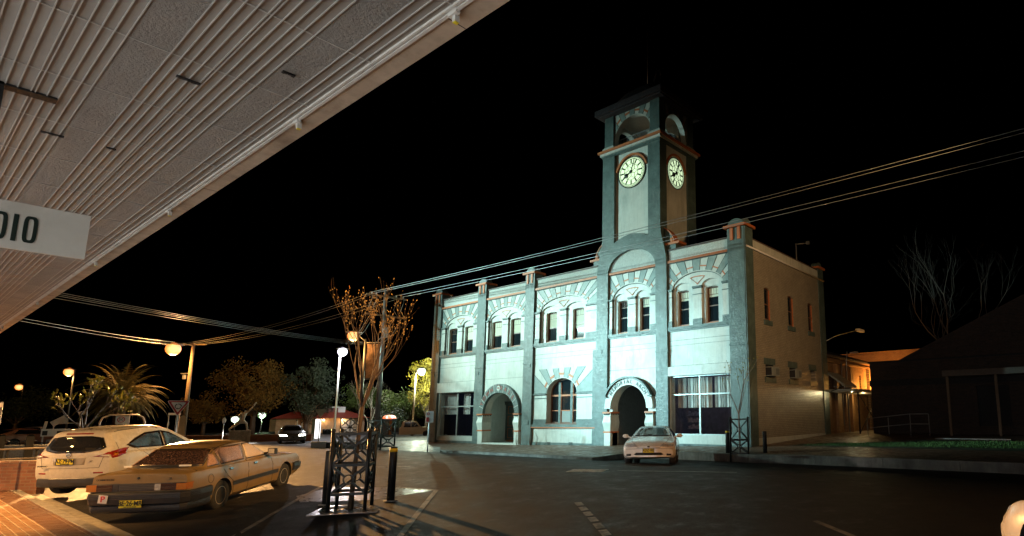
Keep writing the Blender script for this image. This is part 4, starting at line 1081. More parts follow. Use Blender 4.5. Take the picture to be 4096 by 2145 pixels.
# -------- white crossover wagon
p_suv = paint('cream_white_paint', (.50, .475, .43), .28, dirt=((.27, .24, .19), 3, .55, .9), coat=.6)
sps = dict(x=[-1.0, -.93, -.8, -.62, -.4, 0, .6, 1.2, 1.5, 2.1, 2.3, 3.1, 3.6, 3.78],
  zb=[(-1.0, .42), (-.8, .32), (-.4, .26), (3.0, .24), (3.78, .32)],
  zs=[(-1.0, 1.06), (-.4, 1.10), (1.0, 1.06), (2.1, 1.02), (3.3, .96), (3.78, .70)],
  zr=[(-1.0, 1.08), (-.96, 1.14), (-.84, 1.46), (-.74, 1.60), (-.5, 1.655), (.4, 1.71), (1.0, 1.69), (1.4, 1.60), (2.3, 1.14), (3.1, 1.04), (3.6, .92), (3.78, .74)],
  w=[(-1.0, .80), (-.85, .88), (-.5, .93), (3.1, .93), (3.6, .86), (3.78, .74)],
  ws=[(-1.0, .78), (-.85, .84), (-.4, .88), (3.0, .86), (3.78, .70)],
  wr=[(-1.0, .74), (-.84, .60), (-.5, .62), (.5, .64), (1.3, .60), (2.3, .80), (3.2, .76), (3.78, .6)],
  soft=.035, axles=(0, 2.825), arch=.40, wheel=.365, bend=(.16, .22), zbend=([(.4, .05), (.6, 0), (1.1, .0), (1.2, 0.03), (1.7, 0.0)], [(.3, .05), (.6, 0), (2, 0)]), sharp=38)
suv = Car('crossover_wagon', 'rounded dirty cream-white crossover wagon beside the old gold sedan', sps, p_suv, (-21.6, 3.59, -.07), 2.347, .035)
glass(suv, [(-.30, 1.12), (.30, 1.12), (.58, 1.17), (.66, 1.24), (.54, 1.46), (.3, 1.50), (-.3, 1.50), (-.54, 1.46), (-.66, 1.24), (-.58, 1.17)], 'x', -1, m_carglass, 'rear_window', .012)
m_sidegl = glassy('side_glass_drawn_reflections', (.012, .01, .01), .06, mist=((.18, .10, .06), 22, .52, .8))  # brown mottling draws reflections into the glass colour
for sg in (-1, 1):
    glass(suv, [(-.12, 1.16), (.55, 1.14), (.95, 1.13), (.95, 1.54), (.35, 1.52), (.0, 1.40), (-.35, 1.26)], 'y', sg, m_sidegl, 'rear_side_window', .014)
    glass(suv, [(1.0, 1.13), (1.98, 1.10), (1.75, 1.26), (1.36, 1.47), (1.0, 1.54)], 'y', sg, m_sidegl, 'front_door_window', .014)
    t_ = MB(); suv.line([(-.05, 1.14), (.25, .95), (.42, .75), (.42, .40), (1.0, .36), (1.0, 1.12)], 'y', sg, .009, t_); suv.line([(2.05, 1.08), (2.1, .36), (1.0, .36)], 'y', sg, .009, t_)
    suv.line([(-.62, 1.35), (-.60, 1.14)], 'y', sg, .009, t_)
    suv.part(t_, 'panel_gap', m_seam)
    t_ = MB()
    for x in (.55, 1.6): suv.line([(x, .99), (x+.2, .99)], 'y', sg, .035, t_, eps=.02)
    suv.part(t_, 'door_handle', m_chrome)
    l = suv.drape([(-.95, 1.02), (-.80, .96), (-.50, 1.04), (-.30, 1.19), (-.50, 1.185), (-.78, 1.13)], 'y', sg, m_red, 'tail_light', .012, n=5)
    q = MB(); q.ball((0, 0, 0), .001, 4)
    suv.drape([(-.80, 1.02), (-.70, 1.02), (-.64, 1.08), (-.76, 1.085)], 'y', sg, m_amber, 'lens', .018, n=2, parent=l)
    suv.drape([(-.92, 1.02), (-.86, 1.0), (-.85, 1.05), (-.90, 1.055)], 'y', sg, m_clear, 'lens', .018, n=2, parent=l)
    l2 = suv.drape([(sg*.62, 1.02), (sg*.70, .99), (sg*.80, 1.02), (sg*.80, 1.12), (sg*.73, 1.11)], 'x', -1, m_red, 'tail_light', .010, n=3)
    t_ = MB(); y = sg*.93; t_.ball((1.83, y+sg*.09, 1.16), .1, 14, 0, (.7, 1.1, .8)); t_.bar((1.86, sg*.83, 1.12), (1.83, y+sg*.03, 1.14), .05, .04); suv.part(t_, 'wing_mirror', m_plast)
    suv.drape([(sg*.52, .60), (sg*.70, .60), (sg*.70, .635), (sg*.52, .635)], 'x', -1, m_red, 'reflector', .006, n=2)
    t_ = MB(); suv.line([(-.55, sg*.60), (.9, sg*.63)], 'z', 1, .02, t_); suv.part(t_, 'roof_strip', m_seam)
k = MB(); suv.line([(-.30, 1.565), (.30, 1.565)], 'x', -1, .035, k, eps=.012); suv.part(k, 'brake_light', m_red)
k = suv.drape([(-.33, .82), (.33, .82), (.36, .99), (-.36, .99)], 'x', -1, paint('recess_shade', (.30, .28, .25), .4), 'plate_recess_shade', .003)  # no real hollow: darker body paint draws the shade of a recess
k = MB(); 
suv.line([(-.70, 1.08), (-.62, .74), (.62, .74), (.70, 1.08)], 'x', -1, .009, k); suv.line([(-.34, .995), (.34, .995)], 'x', -1, .02, k, m=1, eps=.01); suv.part(k, 'tailgate_gap', [m_seam, p_suv])
hx = suv.bvh.ray_cast(Vector((-4, 0, .9)), Vector((1, 0, 0)))[0].x
suv.plate((hx-.02, .06, .905), 'AZ\u00b779\u00b7PM', 'rear')
k = MB(); k.lathe([(.045, -.006), (.058, -.006), (.058, .006), (.045, .006)], 20, 0, Matrix.Translation((hx-.012, 0, 1.065)) @ Matrix.Rotation(pi/2, 4, 'Y')); k.box(hx-.018, hx-.008, -.065, .065, 1.056, 1.074); suv.part(k, 'emblem', m_chrome)
k = suv.text('MURANO', .05, (hx-.004, .55, .80), 'rear', m_black); suv.part(k, 'tailgate_badge', m_black, fixn=False)
k = suv.text('ST', .06, (hx-.004, -.50, .90), 'rear', m_black); suv.part(k, 'tailgate_badge', m_black, fixn=False)
b_ = MB(); bumper(b_, [(-.45, .86), (-.7, .83), (-.88, .70), (-.94, .4), (-.95, 0)], .28, .50, .03); suv.part(b_, 'rear_bumper_skirt', m_plast)
k = MB(); k.tube([(-.9, .45, .34), (-.7, .45, .34)], .035, 10); k.box(-.7, .1, -.5, .5, .22, .30); k.bar((0, -.7, .36), (0, .7, .36), .08, .08); suv.part(k, 'exhaust_and_axle', m_under)
k = MB(); k.tube([(-.45, 0, 1.66), (-.62, 0, 1.80)], .008, 6); k.lathe([(.03, 0), (.012, .03)], 10, 0, Matrix.Translation((-.45, 0, 1.655))); suv.part(k, 'aerial', m_plast)
suv.wheels(.365, .235, .80, 5, rr=.68)

# -------- white sedan facing us across the road
p_wht = paint('white_paint_clean', (.74, .72, .68), .25, coat=.6)
spf = dict(x=[-1.15, -1.0, -.6, -.3, .1, .4, 1.1, 1.5, 2.2, 2.45, 3.2, 3.55, 3.70],
  zb=[(-1.15, .40), (-.8, .28), (3.2, .20), (3.70, .26)],
  zs=[(-1.15, .95), (-.4, .97), (2.2, .90), (3.2, .76), (3.55, .66), (3.70, .52)],
  zr=[(-1.15, .97), (-.6, 1.02), (.15, 1.33), (.6, 1.39), (1.1, 1.38), (1.45, 1.30), (2.25, .97), (2.6, .915), (3.2, .80), (3.55, .70), (3.70, .56)],
  w=[(-1.15, .80), (-.8, .90), (3.0, .92), (3.45, .88), (3.70, .80)],
  ws=[(-1.15, .78), (-.6, .84), (2.5, .85), (3.3, .83), (3.70, .74)],
  wr=[(-1.15, .70), (-.3, .72), (.3, .58), (1.2, .56), (2.25, .74), (3.2, .72), (3.70, .62)],
  soft=.06, axles=(0, 2.79), arch=.36, wheel=.315, bend=(.12, .20), sharp=40)
fal = Car('parked_sedan', 'white rounded sedan parked nose out in front of the memorial arch', spf, p_wht, (-14.57, 18.34, -.09), -.971, .06)
glass(fal, [(-.70, .985), (.70, .985), (.56, 1.31), (.2, 1.335), (-.2, 1.335), (-.56, 1.31)], 'x', 1, glassy('windscreen_glass', (.05, .055, .06), .08), 'windscreen', .015)
glass(fal, [(-.62, 1.05), (.62, 1.05), (.52, 1.28), (-.52, 1.28)], 'x', -1, m_carglass, 'rear_window', .015)
for sg in (-1, 1):
    glass(fal, [(.0, 1.0), (.95, .985), (.95, 1.29), (.35, 1.28)], 'y', sg, m_carglass, 'rear_side_window', .014)
    glass(fal, [(1.0, .985), (2.0, .96), (1.42, 1.26), (1.0, 1.29)], 'y', sg, m_carglass, 'front_door_window', .014)
    fal.drape([(sg*.36, .60), (sg*.50, .585), (sg*.80, .60), (sg*.84, .66), (sg*.62, .685), (sg*.45, .665)], 'x', 1, m_clear, 'headlight', .008, n=4)
    fal.drape([(sg*.60, .30), (sg*.76, .30), (sg*.76, .36), (sg*.60, .37)], 'x', 1, m_dark, 'fog_light_recess', .006, n=2)
    t_ = MB(); y = sg*.90; t_.ball((1.92, y+sg*.09, 1.0), .1, 14, 0, (.7, 1.15, .75)); t_.bar((1.95, sg*.80, .95), (1.92, y+sg*.04, .98), .05, .04); fal.part(t_, 'wing_mirror', p_wht)
    t_ = MB(); fal.line([(.98, .96), (.98, .28)], 'y', sg, .009, t_); fal.line([(2.1, .93), (2.12, .28), (.4, .28)], 'y', sg, .009, t_); fal.line([(.4, .48), (2.4, .46)], 'y', sg, .05, t_, m=1); fal.part(t_, 'panel_gap', [m_seam, m_plast])
    t_ = MB(); fal.line([(2.35, sg*.66), (3.3, sg*.60), (3.6, sg*.42)], 'z', 1, .008, t_); fal.part(t_, 'bonnet_gap', m_seam)
fal.drape([(-.42, .315), (.42, .315), (.50, .345), (.42, .405), (-.42, .405), (-.50, .345)], 'x', 1, m_dark, 'air_intake', .006, n=3)
t_ = MB(); fal.line([(-.40, .565), (.40, .565)], 'x', 1, .012, t_); fal.line([(-.85, .52), (-.4, .53), (.4, .53), (.85, .52)], 'x', 1, .010, t_); fal.part(t_, 'bumper_gap', m_seam)
hx = fal.bvh.ray_cast(Vector((6, 0, .47)), Vector((-1, 0, 0)))[0].x
fal.plate((hx+.02, .0, .47), 'XDZ\u00b7182', 'front', sub='')
k = MB(); k.lathe([(.0001, 0), (.05, 0), (.05, .012), (.0001, .012)], 18, 0, Matrix.Translation((hx-.01, 0, .60)) @ Matrix.Rotation(pi/2, 4, 'Y') @ Matrix.Diagonal((.45, 1, 1, 1))); fal.part(k, 'emblem', m_black)
k = MB(); k.box(1.2, 1.24, -.12, .12, 1.20, 1.26); fal.part(k, 'rear_view_mirror', m_plast)
fal.wheels(.315, .205, .765, 7)

# -------- simpler cars further off share one shape
def far_car(name, label, paint_, pos, h, kind='sedan', lights=False, group=None):
    sp = {k: v for k, v in spf.items()}
    c = Car(name, label, sp, paint_, pos, h, 0, group=group)
    glass(c, [(-.70, .985), (.70, .985), (.56, 1.31), (-.56, 1.31)], 'x', 1, m_carglass, 'windscreen', .015)
    glass(c, [(-.62, 1.05), (.62, 1.05), (.52, 1.28), (-.52, 1.28)], 'x', -1, m_carglass, 'rear_window', .015)
    for sg in (-1, 1):
        glass(c, [(.0, 1.0), (2.0, .97), (1.42, 1.26), (.35, 1.28)], 'y', sg, m_carglass, 'side_window', .014)
        c.drape([(sg*.36, .60), (sg*.80, .60), (sg*.80, .68), (sg*.45, .67)], 'x', 1, (emis('headlamp_glow', (1, .96, .85), 60) if lights else m_clear), 'headlight', .010, n=3)
        c.drape([(sg*.40, .72), (sg*.74, .72), (sg*.72, .84), (sg*.42, .84)], 'x', -1, (emis('tail_glow', (1, .05, .02), 3) if lights else m_red), 'tail_light', .010, n=3)
    c.wheels(.315, .205, .765, 6)
    return c
# ---------------------------------------------------------------- awning over the near footpath
AZ_ = 3.5; AX0, AX1 = -62, 6
m_awn = M('awning_sheet_painted', (.265, .27, .262), .5, var=.12, vs=1.5, bs=.15, bscale=12, dirt=((.25, .22, .19), 1.1, .5, .85))
m_awe = M('awning_pressed_panel', (.31, .315, .305), .38, var=.1, vs=2, bs=1, bscale=60, bd=.03, dirt=((.25, .235, .215), .8, .45, .8))
m_bat = M('awning_cover_strip', (.42, .43, .42), .35, var=.1)
m_fas = M('awning_fascia', (.46, .39, .31), .6, var=.2, vs=4, dirt=((.18, .13, .09), 2.5, .5, .8), streak=.3)
m_gut = M('awning_gutter_white', (.62, .64, .62), .45, var=.15, dirt=((.2, .2, .18), 6, .55, .8))
awn = empty('awning', 'cream sheeted street awning overhead with cover strips and a tan fascia', 'awning', (-10, -1, 0))
s_ = MB(); s_.box(AX0, AX1, -3.0, 1.25, AZ_, AZ_+.06); s_.build('soffit_sheet', m_awn, awn)
e = MB()
for a, b in ((.484, .632), (.976, 1.112), (-.50, -.36), (-.01, .125), (-1.0, -.86)):
    e.box(AX0, AX1, a, b, AZ_-.003, AZ_-.0005)
e.build('pressed_panel', m_awe, awn)
k = MB()
ys_b = [.133, .176, .215, .256, .302, .317, .359, .400, .440, .480, .634, .673, .711, .751, .793, .807, .847, .889, .930, .973, 1.114, 1.157, 1.197, -.05, -.2, -.36, -.5]
ys_b = [y for y in ys_b if y > .1]+[.484-.49*j+d for j in (1, 2, 3) for d in (0, -.042, -.083, -.125, -.165, -.18, -.22, -.26, -.3, -.34)]
for y in ys_b: k.box(AX0, AX1, y-.0022, y+.0022, AZ_-.007, AZ_-.001)
k.build('cover_strip', m_bat, awn)
k = MB(); x = AX1; n_ = 0
while x > AX0:
    k.box(x-.004, x+.004, -2.9, 1.22, AZ_-.006, AZ_-.0035); x -= .669
k.build('cross_joint', m_bat, awn)
k = MB(); random.seed(5)
for x, y, l in ((-2.36, .60, .10), (-3.1, 1.02, .05), (-3.56, .745, .09), (-4.9, .45, .09), (-5.55, .2, .12), (-4.88, .70, .04), (-7.0, .68, .06)):
    for i in range(6): k.box(x-.008+random.uniform(-.006, .006), x+.008, y+l*(i/6-.5), y+l*((i+1)/6-.5)+.005, AZ_-.017, AZ_-.011+.002)
k.build('open_joint', m_dark, awn)
k = MB(); k.box(AX0, AX1, 1.222, 1.232, AZ_-.012, AZ_); k.box(AX0, AX1, 1.238, 1.252, AZ_-.016, AZ_); k.build('gutter_edge', m_gut, awn)
k = MB(); k.box(AX0, AX1, 1.253, 1.345, AZ_-.008, AZ_+.42)
k.build('fascia', m_fas, awn)
k = MB()
x = 1.0
while x > AX0:
    k.box(x-.0025, x+.0025, 1.26, 1.3455, AZ_-.0088, AZ_+.1); x -= 1.83*1.7
k.build('fascia_joint', m_dark, awn)
for i, x in enumerate((-2.05, -3.58, -4.0-2.0, -8.6, -12.2, -15.8, -20, -24)):
    k = MB(); k.box(x-.03, x+.03, 1.236, 1.256, AZ_-.028, AZ_, 0); k.box(x-.010, x+.010, 1.246, 1.268, AZ_-.055, AZ_-.008, 0); k.box(x-.009, x+.009, 1.248, 1.266, AZ_-.059, AZ_-.0545, 1)
    k.build('gutter_clip', [m_gut, m_plate], awn)
awn.matrix_basis = Matrix.Translation((0, 1.3, 0)) @ Matrix.Rotation(.0113, 4, 'Z') @ Matrix.Translation((0, -1.3, 0)) @ awn.matrix_basis
# hanging sign
def hang_sign():
    d0 = 5.0
    tl, tr, br, bl = (at(a, b, d) for a, b, d in ((363*0-120, 550+575/2.452, 4.9), (363, 868, 5.35), (335, 1039, 5.35), (-140, 984, 4.9)))
    return tl, tr, br, bl
sg = empty('hanging_sign', 'white hanging sign board with black letters DIO under the awning', 'sign', (-4.3, .1, 2.9))
SXp = -4.60
# the board hangs square to the street: x fixed, y along the footpath's width
def on_x(px, py, X):
    d = F0+RT*((px-PCX)/FL)-UP*((py-PCY)/FL); t_ = X/d.x; return CAM+d*t_
c1 = on_x(363, 868, SXp); c2 = on_x(335, 1039, SXp)
YR, ZT_, ZB_ = (c1.y+c2.y)/2, c1.z, c2.z
k = MB(); k.box(SXp-.012, SXp+.012, YR-1.5, YR, ZB_, ZT_); sb = k.build('board', M('sign_board', (.60, .61, .57), .45, var=.1, vs=3, dirt=((.42, .42, .38), 2.4, .5, .8)), sg)
H_ = ZT_-ZB_
def yb(px): return on_x(px, 950, SXp).y
zc_ = (ZT_+ZB_)/2-.01; hh_ = H_*.29
def oring(y0, y1, st):
    def se(a, b, n=4.):
        out = []
        for i in range(28):
            t_ = 2*pi*i/28; c_, s_ = cos(t_), sin(t_); out.append(((y0+y1)/2+a*abs(c_)**(2/n)*(1 if c_ > 0 else -1), zc_+b*abs(s_)**(2/n)*(1 if s_ > 0 else -1)))
        return out
    w_ = abs(y1-y0)/2; return se(w_, hh_), se(w_-st, hh_-st)
q = MB(); ow = yb(143)-yb(84); st = ow*.30
o_, i_ = oring(yb(84), yb(143), st); q.plate(o_, [i_], SXp+.0125, SXp+.0155, axis='x')
q.plate(rect(yb(40), yb(40)+st*1.15, zc_-hh_, zc_+hh_), [], SXp+.0125, SXp+.0155, axis='x')
o_, i_ = oring(yb(18)-ow, yb(18), st); cut = yb(18)-ow+st
q.plate(o_, [i_], SXp+.0125, SXp+.0155, axis='x'); q.plate(rect(yb(18)-ow, yb(18)-ow+st*1.1, zc_-hh_, zc_+hh_), [], SXp+.016, SXp+.0165, axis='x')
q.build('lettering', m_ink, sb)
k = MB(); k.box(SXp-.02, SXp+.02, YR-1.5, YR-.48, ZT_-.002, ZT_+.025)
for y in (YR-.52, YR-1.35):
    for i in range(int((AZ_-ZT_)/.03)): k.lathe([(.008, -.012), (.012, 0), (.008, .012)], 6, 0, Matrix.Translation((SXp, y, ZT_+.03+i*.03)) @ Matrix.Rotation(i*pi/2, 4, 'Z') @ Matrix.Rotation(pi/2, 4, 'X'))
for y in (YR-.62,):
    for i in range(6): k.lathe([(.008, -.012), (.012, 0), (.008, .012)], 6, 0, Matrix.Translation((SXp, y, ZB_-.015-i*.028)) @ Matrix.Rotation(i*pi/2, 4, 'Z') @ Matrix.Rotation(pi/2, 4, 'X'))
k.build('chain_bracket', m_black, sg)
k = MB(); k.bar((SXp+.25, YR-.42, AZ_), (SXp+.25, YR-.42, ZT_-.1), .03, .04); k.box(SXp+.2, SXp+.27, YR-.5, YR-.22, AZ_-.013, AZ_-.002); k.build('hanger', m_black, sg)
# the shopfront behind the camera (its lit windows light the awning and the footpath)
shop = empty('shopfront', 'lit shopfront behind the near footpath', 'shop', (-10, -3.3, 0))
k = MB(); k.plate(rect(AX0, AX1+4, 0, 4.2), [rect(-30+i*4.2, -26.6+i*4.2, .6, 2.7) for i in range(9)], -3.2, -3.5, 0); k.build('wall', m_cream, shop)
for i in range(9):
    k = MB(); k.box(-30+i*4.2, -26.6+i*4.2, -3.42, -3.4, .6, 2.7); k.build('window', emis('shop_window_glow_%d' % i, (.92, .98, 1), (3.7 if i > 4 else .8)), shop)

# ---------------------------------------------------------------- tree guards, grates, bollards
def guard(name, label, pos, rz, s=.62, h=1.5, seed=1, group='iron tree guards', plain=False):
    g = empty(name, label, 'tree guard', pos, rz, group)
    a = s/2
    cs = [(-a, -a), (a, -a), (a, a), (-a, a)]
    for x, y in cs:
        k = MB(); k.tube([(x, y, 0), (x, y, h-.02)], .034, 8); k.ball((x, y, h), .042, 8); k.build('post', m_black, g, local=True)
    for (x0, y0), (x1, y1) in zip(cs, cs[1:]+cs[:1]):
        p = Vector((x0, y0, 0)); q = Vector((x1, y1, 0)); mid = (p+q)/2; d = (q-p).normalized(); nn = Vector((d.y, -d.x, 0))
        k = MB()
        for z in (.33, .86, h-.06): k.bar(p+Vector((0, 0, z)), q+Vector((0, 0, z)), .03, .05)
        for z0, z1 in ((.33, .86), (.86, h-.06)):
            zc = (z0+z1)/2; r_ = .085; c_ = mid+Vector((0, 0, zc))
            for cx, cz in ((-1, z0), (1, z0), (-1, z1), (1, z1)):
                e0 = mid+d*(cx*s/2)+Vector((0, 0, cz)); v_ = (e0-c_); k.bar(e0, c_+v_.normalized()*r_, .032, .038)
            pts = [c_+d*(r_*cos(t_))+Vector((0, 0, r_*sin(t_))) for t_ in [2*pi*i/16 for i in range(17)]]
            for u, v_ in zip(pts, pts[1:]): k.bar(u, v_, .022, .04, up=nn)
        k.build('side_panel', m_black, g, local=True)
    return g
PG = gp_(1400, 2040)
guard('tree_guard', 'black iron tree guard around the bare budding tree in the foreground', (PG.x, PG.y, PG.z), .93)
gt = empty('tree_grate', 'square cast iron grate with rings at the foot of the near tree', 'grate', (PG.x, PG.y, PG.z), .93)
k = MB(); k.plate(rect(-.58, .58, -.58, .58), [arc(0, 0, .12, .12, 0, 2*pi, 20)[:-1]], .004, .022, 0, axis='z')
m_grate = M('cast_grate', (.30, .24, .21), .22, .4, var=.3, vs=10)
k.build('plate', m_grate, gt, local=True)
k = MB()
for r_ in (.2, .28, .36, .44, .52): k.plate(arc(0, 0, r_, r_, 0, 2*pi, 32)[:-1], [arc(0, 0, r_-.03, r_-.03, 0, 2*pi, 32)[:-1]], .023, .030, 0, axis='z')
k.build('ring', m_black, gt, local=True)
def bollard(label, pos, h=1.08, r_=.075, yellow=True, tilt=0):
    b_ = empty('bollard', label, 'bollard', pos, 0, 'steel bollards by the tree guards')
    k = MB(); k.lathe([(r_, -.05), (r_, h-.02), (r_-.012, h), (.0001, h)], 24); k.build('post', m_black, b_, local=True)
    if yellow: k = MB(); k.lathe([(r_+.002, h-.10), (r_+.002, h-.03)], 24); k.build('reflector_band', M('yellow_band', (.75, .52, .02), .5), b_, local=True, fixn=False)
    k = MB(); k.lathe([(r_+.06, 0), (r_+.06, .012), (r_, .02)], 20); k.build('base_ring', m_conc, b_, local=True)
    return b_
p = gp_(1562, 2005); bollard('black bollard with a yellow band right of the near tree guard', (p.x, p.y, p.z))
p = gp_(1303, 2020); bollard('plain black bollard pressed against the left of the near tree guard', (p.x, p.y, p.z), yellow=False)
p = gp_(2912, 1845); bollard('grey-black bollard with yellow band left of the far tree guard', (p.x, p.y, p.z), h=1.25, r_=.085)
p = gp_(3062, 1846); bollard('leaning dark bollard standing alone by the hall corner', (p.x, p.y, p.z), h=1.2, r_=.085, yellow=False)
p2 = gp_(2960, 1846); guard('tree_guard', 'iron tree guard round the small young tree at the hall corner', (p2.x, p2.y, p2.z), .5, s=.72, h=1.75)
p3 = Vector((-40.5, 15.2, 0)); 
def groundpt(px, py, z=0.):
    d = F0+RT*((px-PCX)/FL)-UP*((py-PCY)/FL); t_ = (z-CAMZ)/d.z; return CAM+d*t_
p3 = groundpt(1520, 1812, 0); guard('tree_guard', 'distant iron tree guard on the paved corner beyond the road', (p3.x, p3.y, 0), .3, s=.9, h=1.7)
p4 = at(1400, 1712, 52); guard('tree_guard', 'farthest iron tree guard in front of the red-roofed building', (p4.x, p4.y, .1), .3, s=1.1, h=1.7)

# ---------------------------------------------------------------- trees
m_bark = M('bark_brown', (.07, .045, .028), .75, var=.3, vs=12, bs=.5, bscale=30)
m_barkp = M('bark_pale', (.22, .19, .17), .8, var=.3, vs=12, bs=.4)
def branch(mb, p, d, L, r, depth, rnd, spread=.6, tips=None, seg=3, droop=0., up=.12, ratio=.72, nb=(2, 3), n=5):
    pts = [p]; rs = [r]; q = p.copy(); dd = d.copy()
    for i in range(seg):
        dd = (dd+Vector((rnd.uniform(-1, 1), rnd.uniform(-1, 1), rnd.uniform(-1, 1)))*.14+Vector((0, 0, up-droop))).normalized()
        q = q+dd*(L/seg); pts.append(q.copy()); rs.append(r*(1-.38*(i+1)/seg))
    mb.tube(pts, rs, n if r > .012 else 3, 0, cap=False)
    if tips is not None and depth <= 1:
        for i in range(1, len(pts)): tips.append((pts[i], dd.copy(), depth))
    if depth == 0: return
    for i in range(rnd.randint(*nb)):
        a = rnd.uniform(0, 2*pi); s_ = rnd.uniform(.6, 1.2)*spread
        ref = Vector((0, 0, 1)) if abs(dd.z) < .9 else Vector((1, 0, 0)); x = dd.cross(ref).normalized(); y = dd.cross(x)
        nd = (dd+(x*cos(a)+y*sin(a))*s_).normalized()
        k = rnd.uniform(.55, 1.0) if i else 1.0
        st = pts[-1] if i == 0 or rnd.random() < .4 else pts[-2]
        branch(mb, st, nd, L*ratio*rnd.uniform(.8, 1.15), rs[-1]*(.95 if i == 0 else .75), depth-1, rnd, spread, tips, seg, droop, up, ratio, nb, n)
def bare_tree(name, label, pos, h, r, seed, trunk_h, mat, buds=None, depth=4, spread=.55, L=None, nb=(2, 3), lean=(0, 0), ratio=.72, up=.12, buds_n=1., bud_size=.03):
    rnd = random.Random(seed); t_ = empty(name, label, 'tree', pos)
    k = MB(); top = Vector((lean[0], lean[1], trunk_h)); k.tube([(0, 0, -.1), (lean[0]*.4+.01, lean[1]*.4, trunk_h*.5), top], [r*1.25, r, r*.85], 9)
    k.build('trunk', mat, t_, local=True)
    k = MB(); tips = []
    L = L or (h-trunk_h)*.42
    for i in range(rnd.randint(3, 4)):
        a = i*2.1+rnd.uniform(-.4, .4); d = Vector((cos(a)*spread, sin(a)*spread, 1)).normalized()
        branch(k, top, d, L, r*.6, depth, rnd, spread, tips, up=up, nb=nb, ratio=ratio)
    branch(k, top, Vector((0, 0, 1)), L*1.1, r*.75, depth, rnd, spread*.8, tips, up=up, nb=nb, ratio=ratio)
    k.build('limbs', mat, t_, local=True)
    if buds:
        b_ = MB()
        for p, d, dp in tips:
            if rnd.random() > buds_n: continue
            q = p+Vector((rnd.uniform(-1, 1), rnd.uniform(-1, 1), rnd.uniform(-1, 1)))*.02; s_ = bud_size*rnd.uniform(.6, 1.3); dd = (d+Vector((rnd.uniform(-1, 1), rnd.uniform(-1, 1), rnd.uniform(0, 1)))*.8).normalized()
            x = dd.orthogonal().normalized()*s_*.35; y = dd.cross(x)
            b_.add([q, q+dd*s_*.5+x, q+dd*s_*.5+y, q+dd*s_*.5-x, q+dd*s_*.5-y, q+dd*s_*1.2], [(0, 1, 2), (0, 2, 3), (0, 3, 4), (0, 4, 1), (5, 2, 1), (5, 3, 2), (5, 4, 3), (5, 1, 4)])
        b_.build('buds', buds, t_, local=True, fixn=False)
    return t_
m_bud = M('bud_ochre', (.22, .14, .05), .6, var=.4, vs=30)
m_budg = M('leaf_yellow_green', (.30, .28, .04), .6, var=.4, vs=30)
tb = gp_(1402, 2050)
bare_tree('street_tree', 'slender bare street tree in bud, growing inside the near tree guard', (PG.x, PG.y, PG.z), 4.1, .040, 11, 1.95, m_bark, m_bud, depth=4, spread=.48, L=.80, nb=(2, 3), lean=(.10, .04), bud_size=.034, ratio=.76, up=.2, buds_n=.55)
bare_tree('street_tree', 'small pale young tree inside the far tree guard', (p2.x, p2.y, p2.z), 4.3, .04, 4, 1.9, m_barkp, m_budg, depth=3, spread=.38, L=.85, nb=(1, 3), bud_size=.06, buds_n=.5)
# leafy crowns made of many small leaves on branching limbs
def leafy(name, label, pos, h, rad, seed, mat, nleaf=3500, trunk_h=None, r=.2, leaf=.16, flat=.8, clumps=26, cat='tree', bark=None, group=None, gap=.42):
    rnd = random.Random(seed); t_ = empty(name, label, cat, pos, group=group); th = trunk_h if trunk_h is not None else h*.3
    k = MB(); k.tube([(0, 0, -.2), (.05, 0, th*.6), (0, .05, th+rad*.3)], [r*1.3, r, r*.7], 8)
    cl_ = []
    cz = th+(h-th)/2; hz = (h-th)/2
    for i in range(clumps):
        while True:
            v = Vector((rnd.uniform(-1, 1), rnd.uniform(-1, 1), rnd.uniform(-1, 1)))
            if v.length < 1: break
        v = v*(.45+.55*v.length) if v.length > .1 else v
        c = Vector((v.x*rad*.88, v.y*rad*.88, cz+v.z*hz*.85)); cl_.append((c, rad*rnd.uniform(.16, .36)))
        if i % 2 == 0: k.tube([(0, 0, th*.85), (c.x*.4, c.y*.4, (th+c.z)/2), c], [r*.45, r*.22, r*.06], 5, cap=False)
    k.build('trunk', bark or m_bark, t_, local=True)
    b_ = MB()
    for c, cr_ in cl_:
        for j in range(nleaf//clumps):
            v = Vector((rnd.gauss(0, 1), rnd.gauss(0, 1), rnd.gauss(0, 1))).normalized()*(rnd.random()**.45)*cr_*1.25; v.z *= flat
            p = c+v; n1 = Vector((rnd.gauss(0, 1), rnd.gauss(0, 1), rnd.gauss(0, 1))).normalized(); n2 = n1.orthogonal().normalized(); s_ = leaf*rnd.uniform(.5, 1.2)
            b_.add([p-n1*s_*.5, p+n2*s_*.28, p+n1*s_*.5, p-n2*s_*.28], [(0, 1, 2, 3)])
    b_.build('crown', mat, t_, local=True, fixn=False)
    return t_
def leafmat(name, c, v=.5):
    m = M(name, c, .6, var=v, vs=1.2); return m
m_lg = leafmat('leaf_green', (.085, .13, .025)); m_ld = leafmat('leaf_dark', (.03, .045, .022)); m_lo = leafmat('leaf_autumn', (.16, .095, .018)); m_ly = leafmat('leaf_yellow', (.26, .20, .02))
def tree_px(px, base_depth, z=0): q = at(px, 1690, base_depth); return (q.x, q.y, z)
leafy('leafy_tree', 'broad orange-lit leafy tree left of the dark conifer', tree_px(1010, 72), 9.8, 4.9, 1, m_lo, 9000, 2.2, .3, .30, clumps=44)
leafy('leafy_tree', 'low leafy tree standing just right of the give way sign', tree_px(815, 70), 5.3, 2.7, 2, m_lo, 3500, 1.2, .2, .28)
leafy('dark_tree', 'tall near-black tree behind the red-roofed building', tree_px(1225, 74), 10.2, 3.6, 3, m_ld, 7000, 1.0, .3, .32, clumps=40)
leafy('round_tree', 'lit green tree behind the budding branches, over the red roof', tree_px(1440, 82), 6.7, 2.9, 5, m_lg, 4500, 1.5, .2, .26)
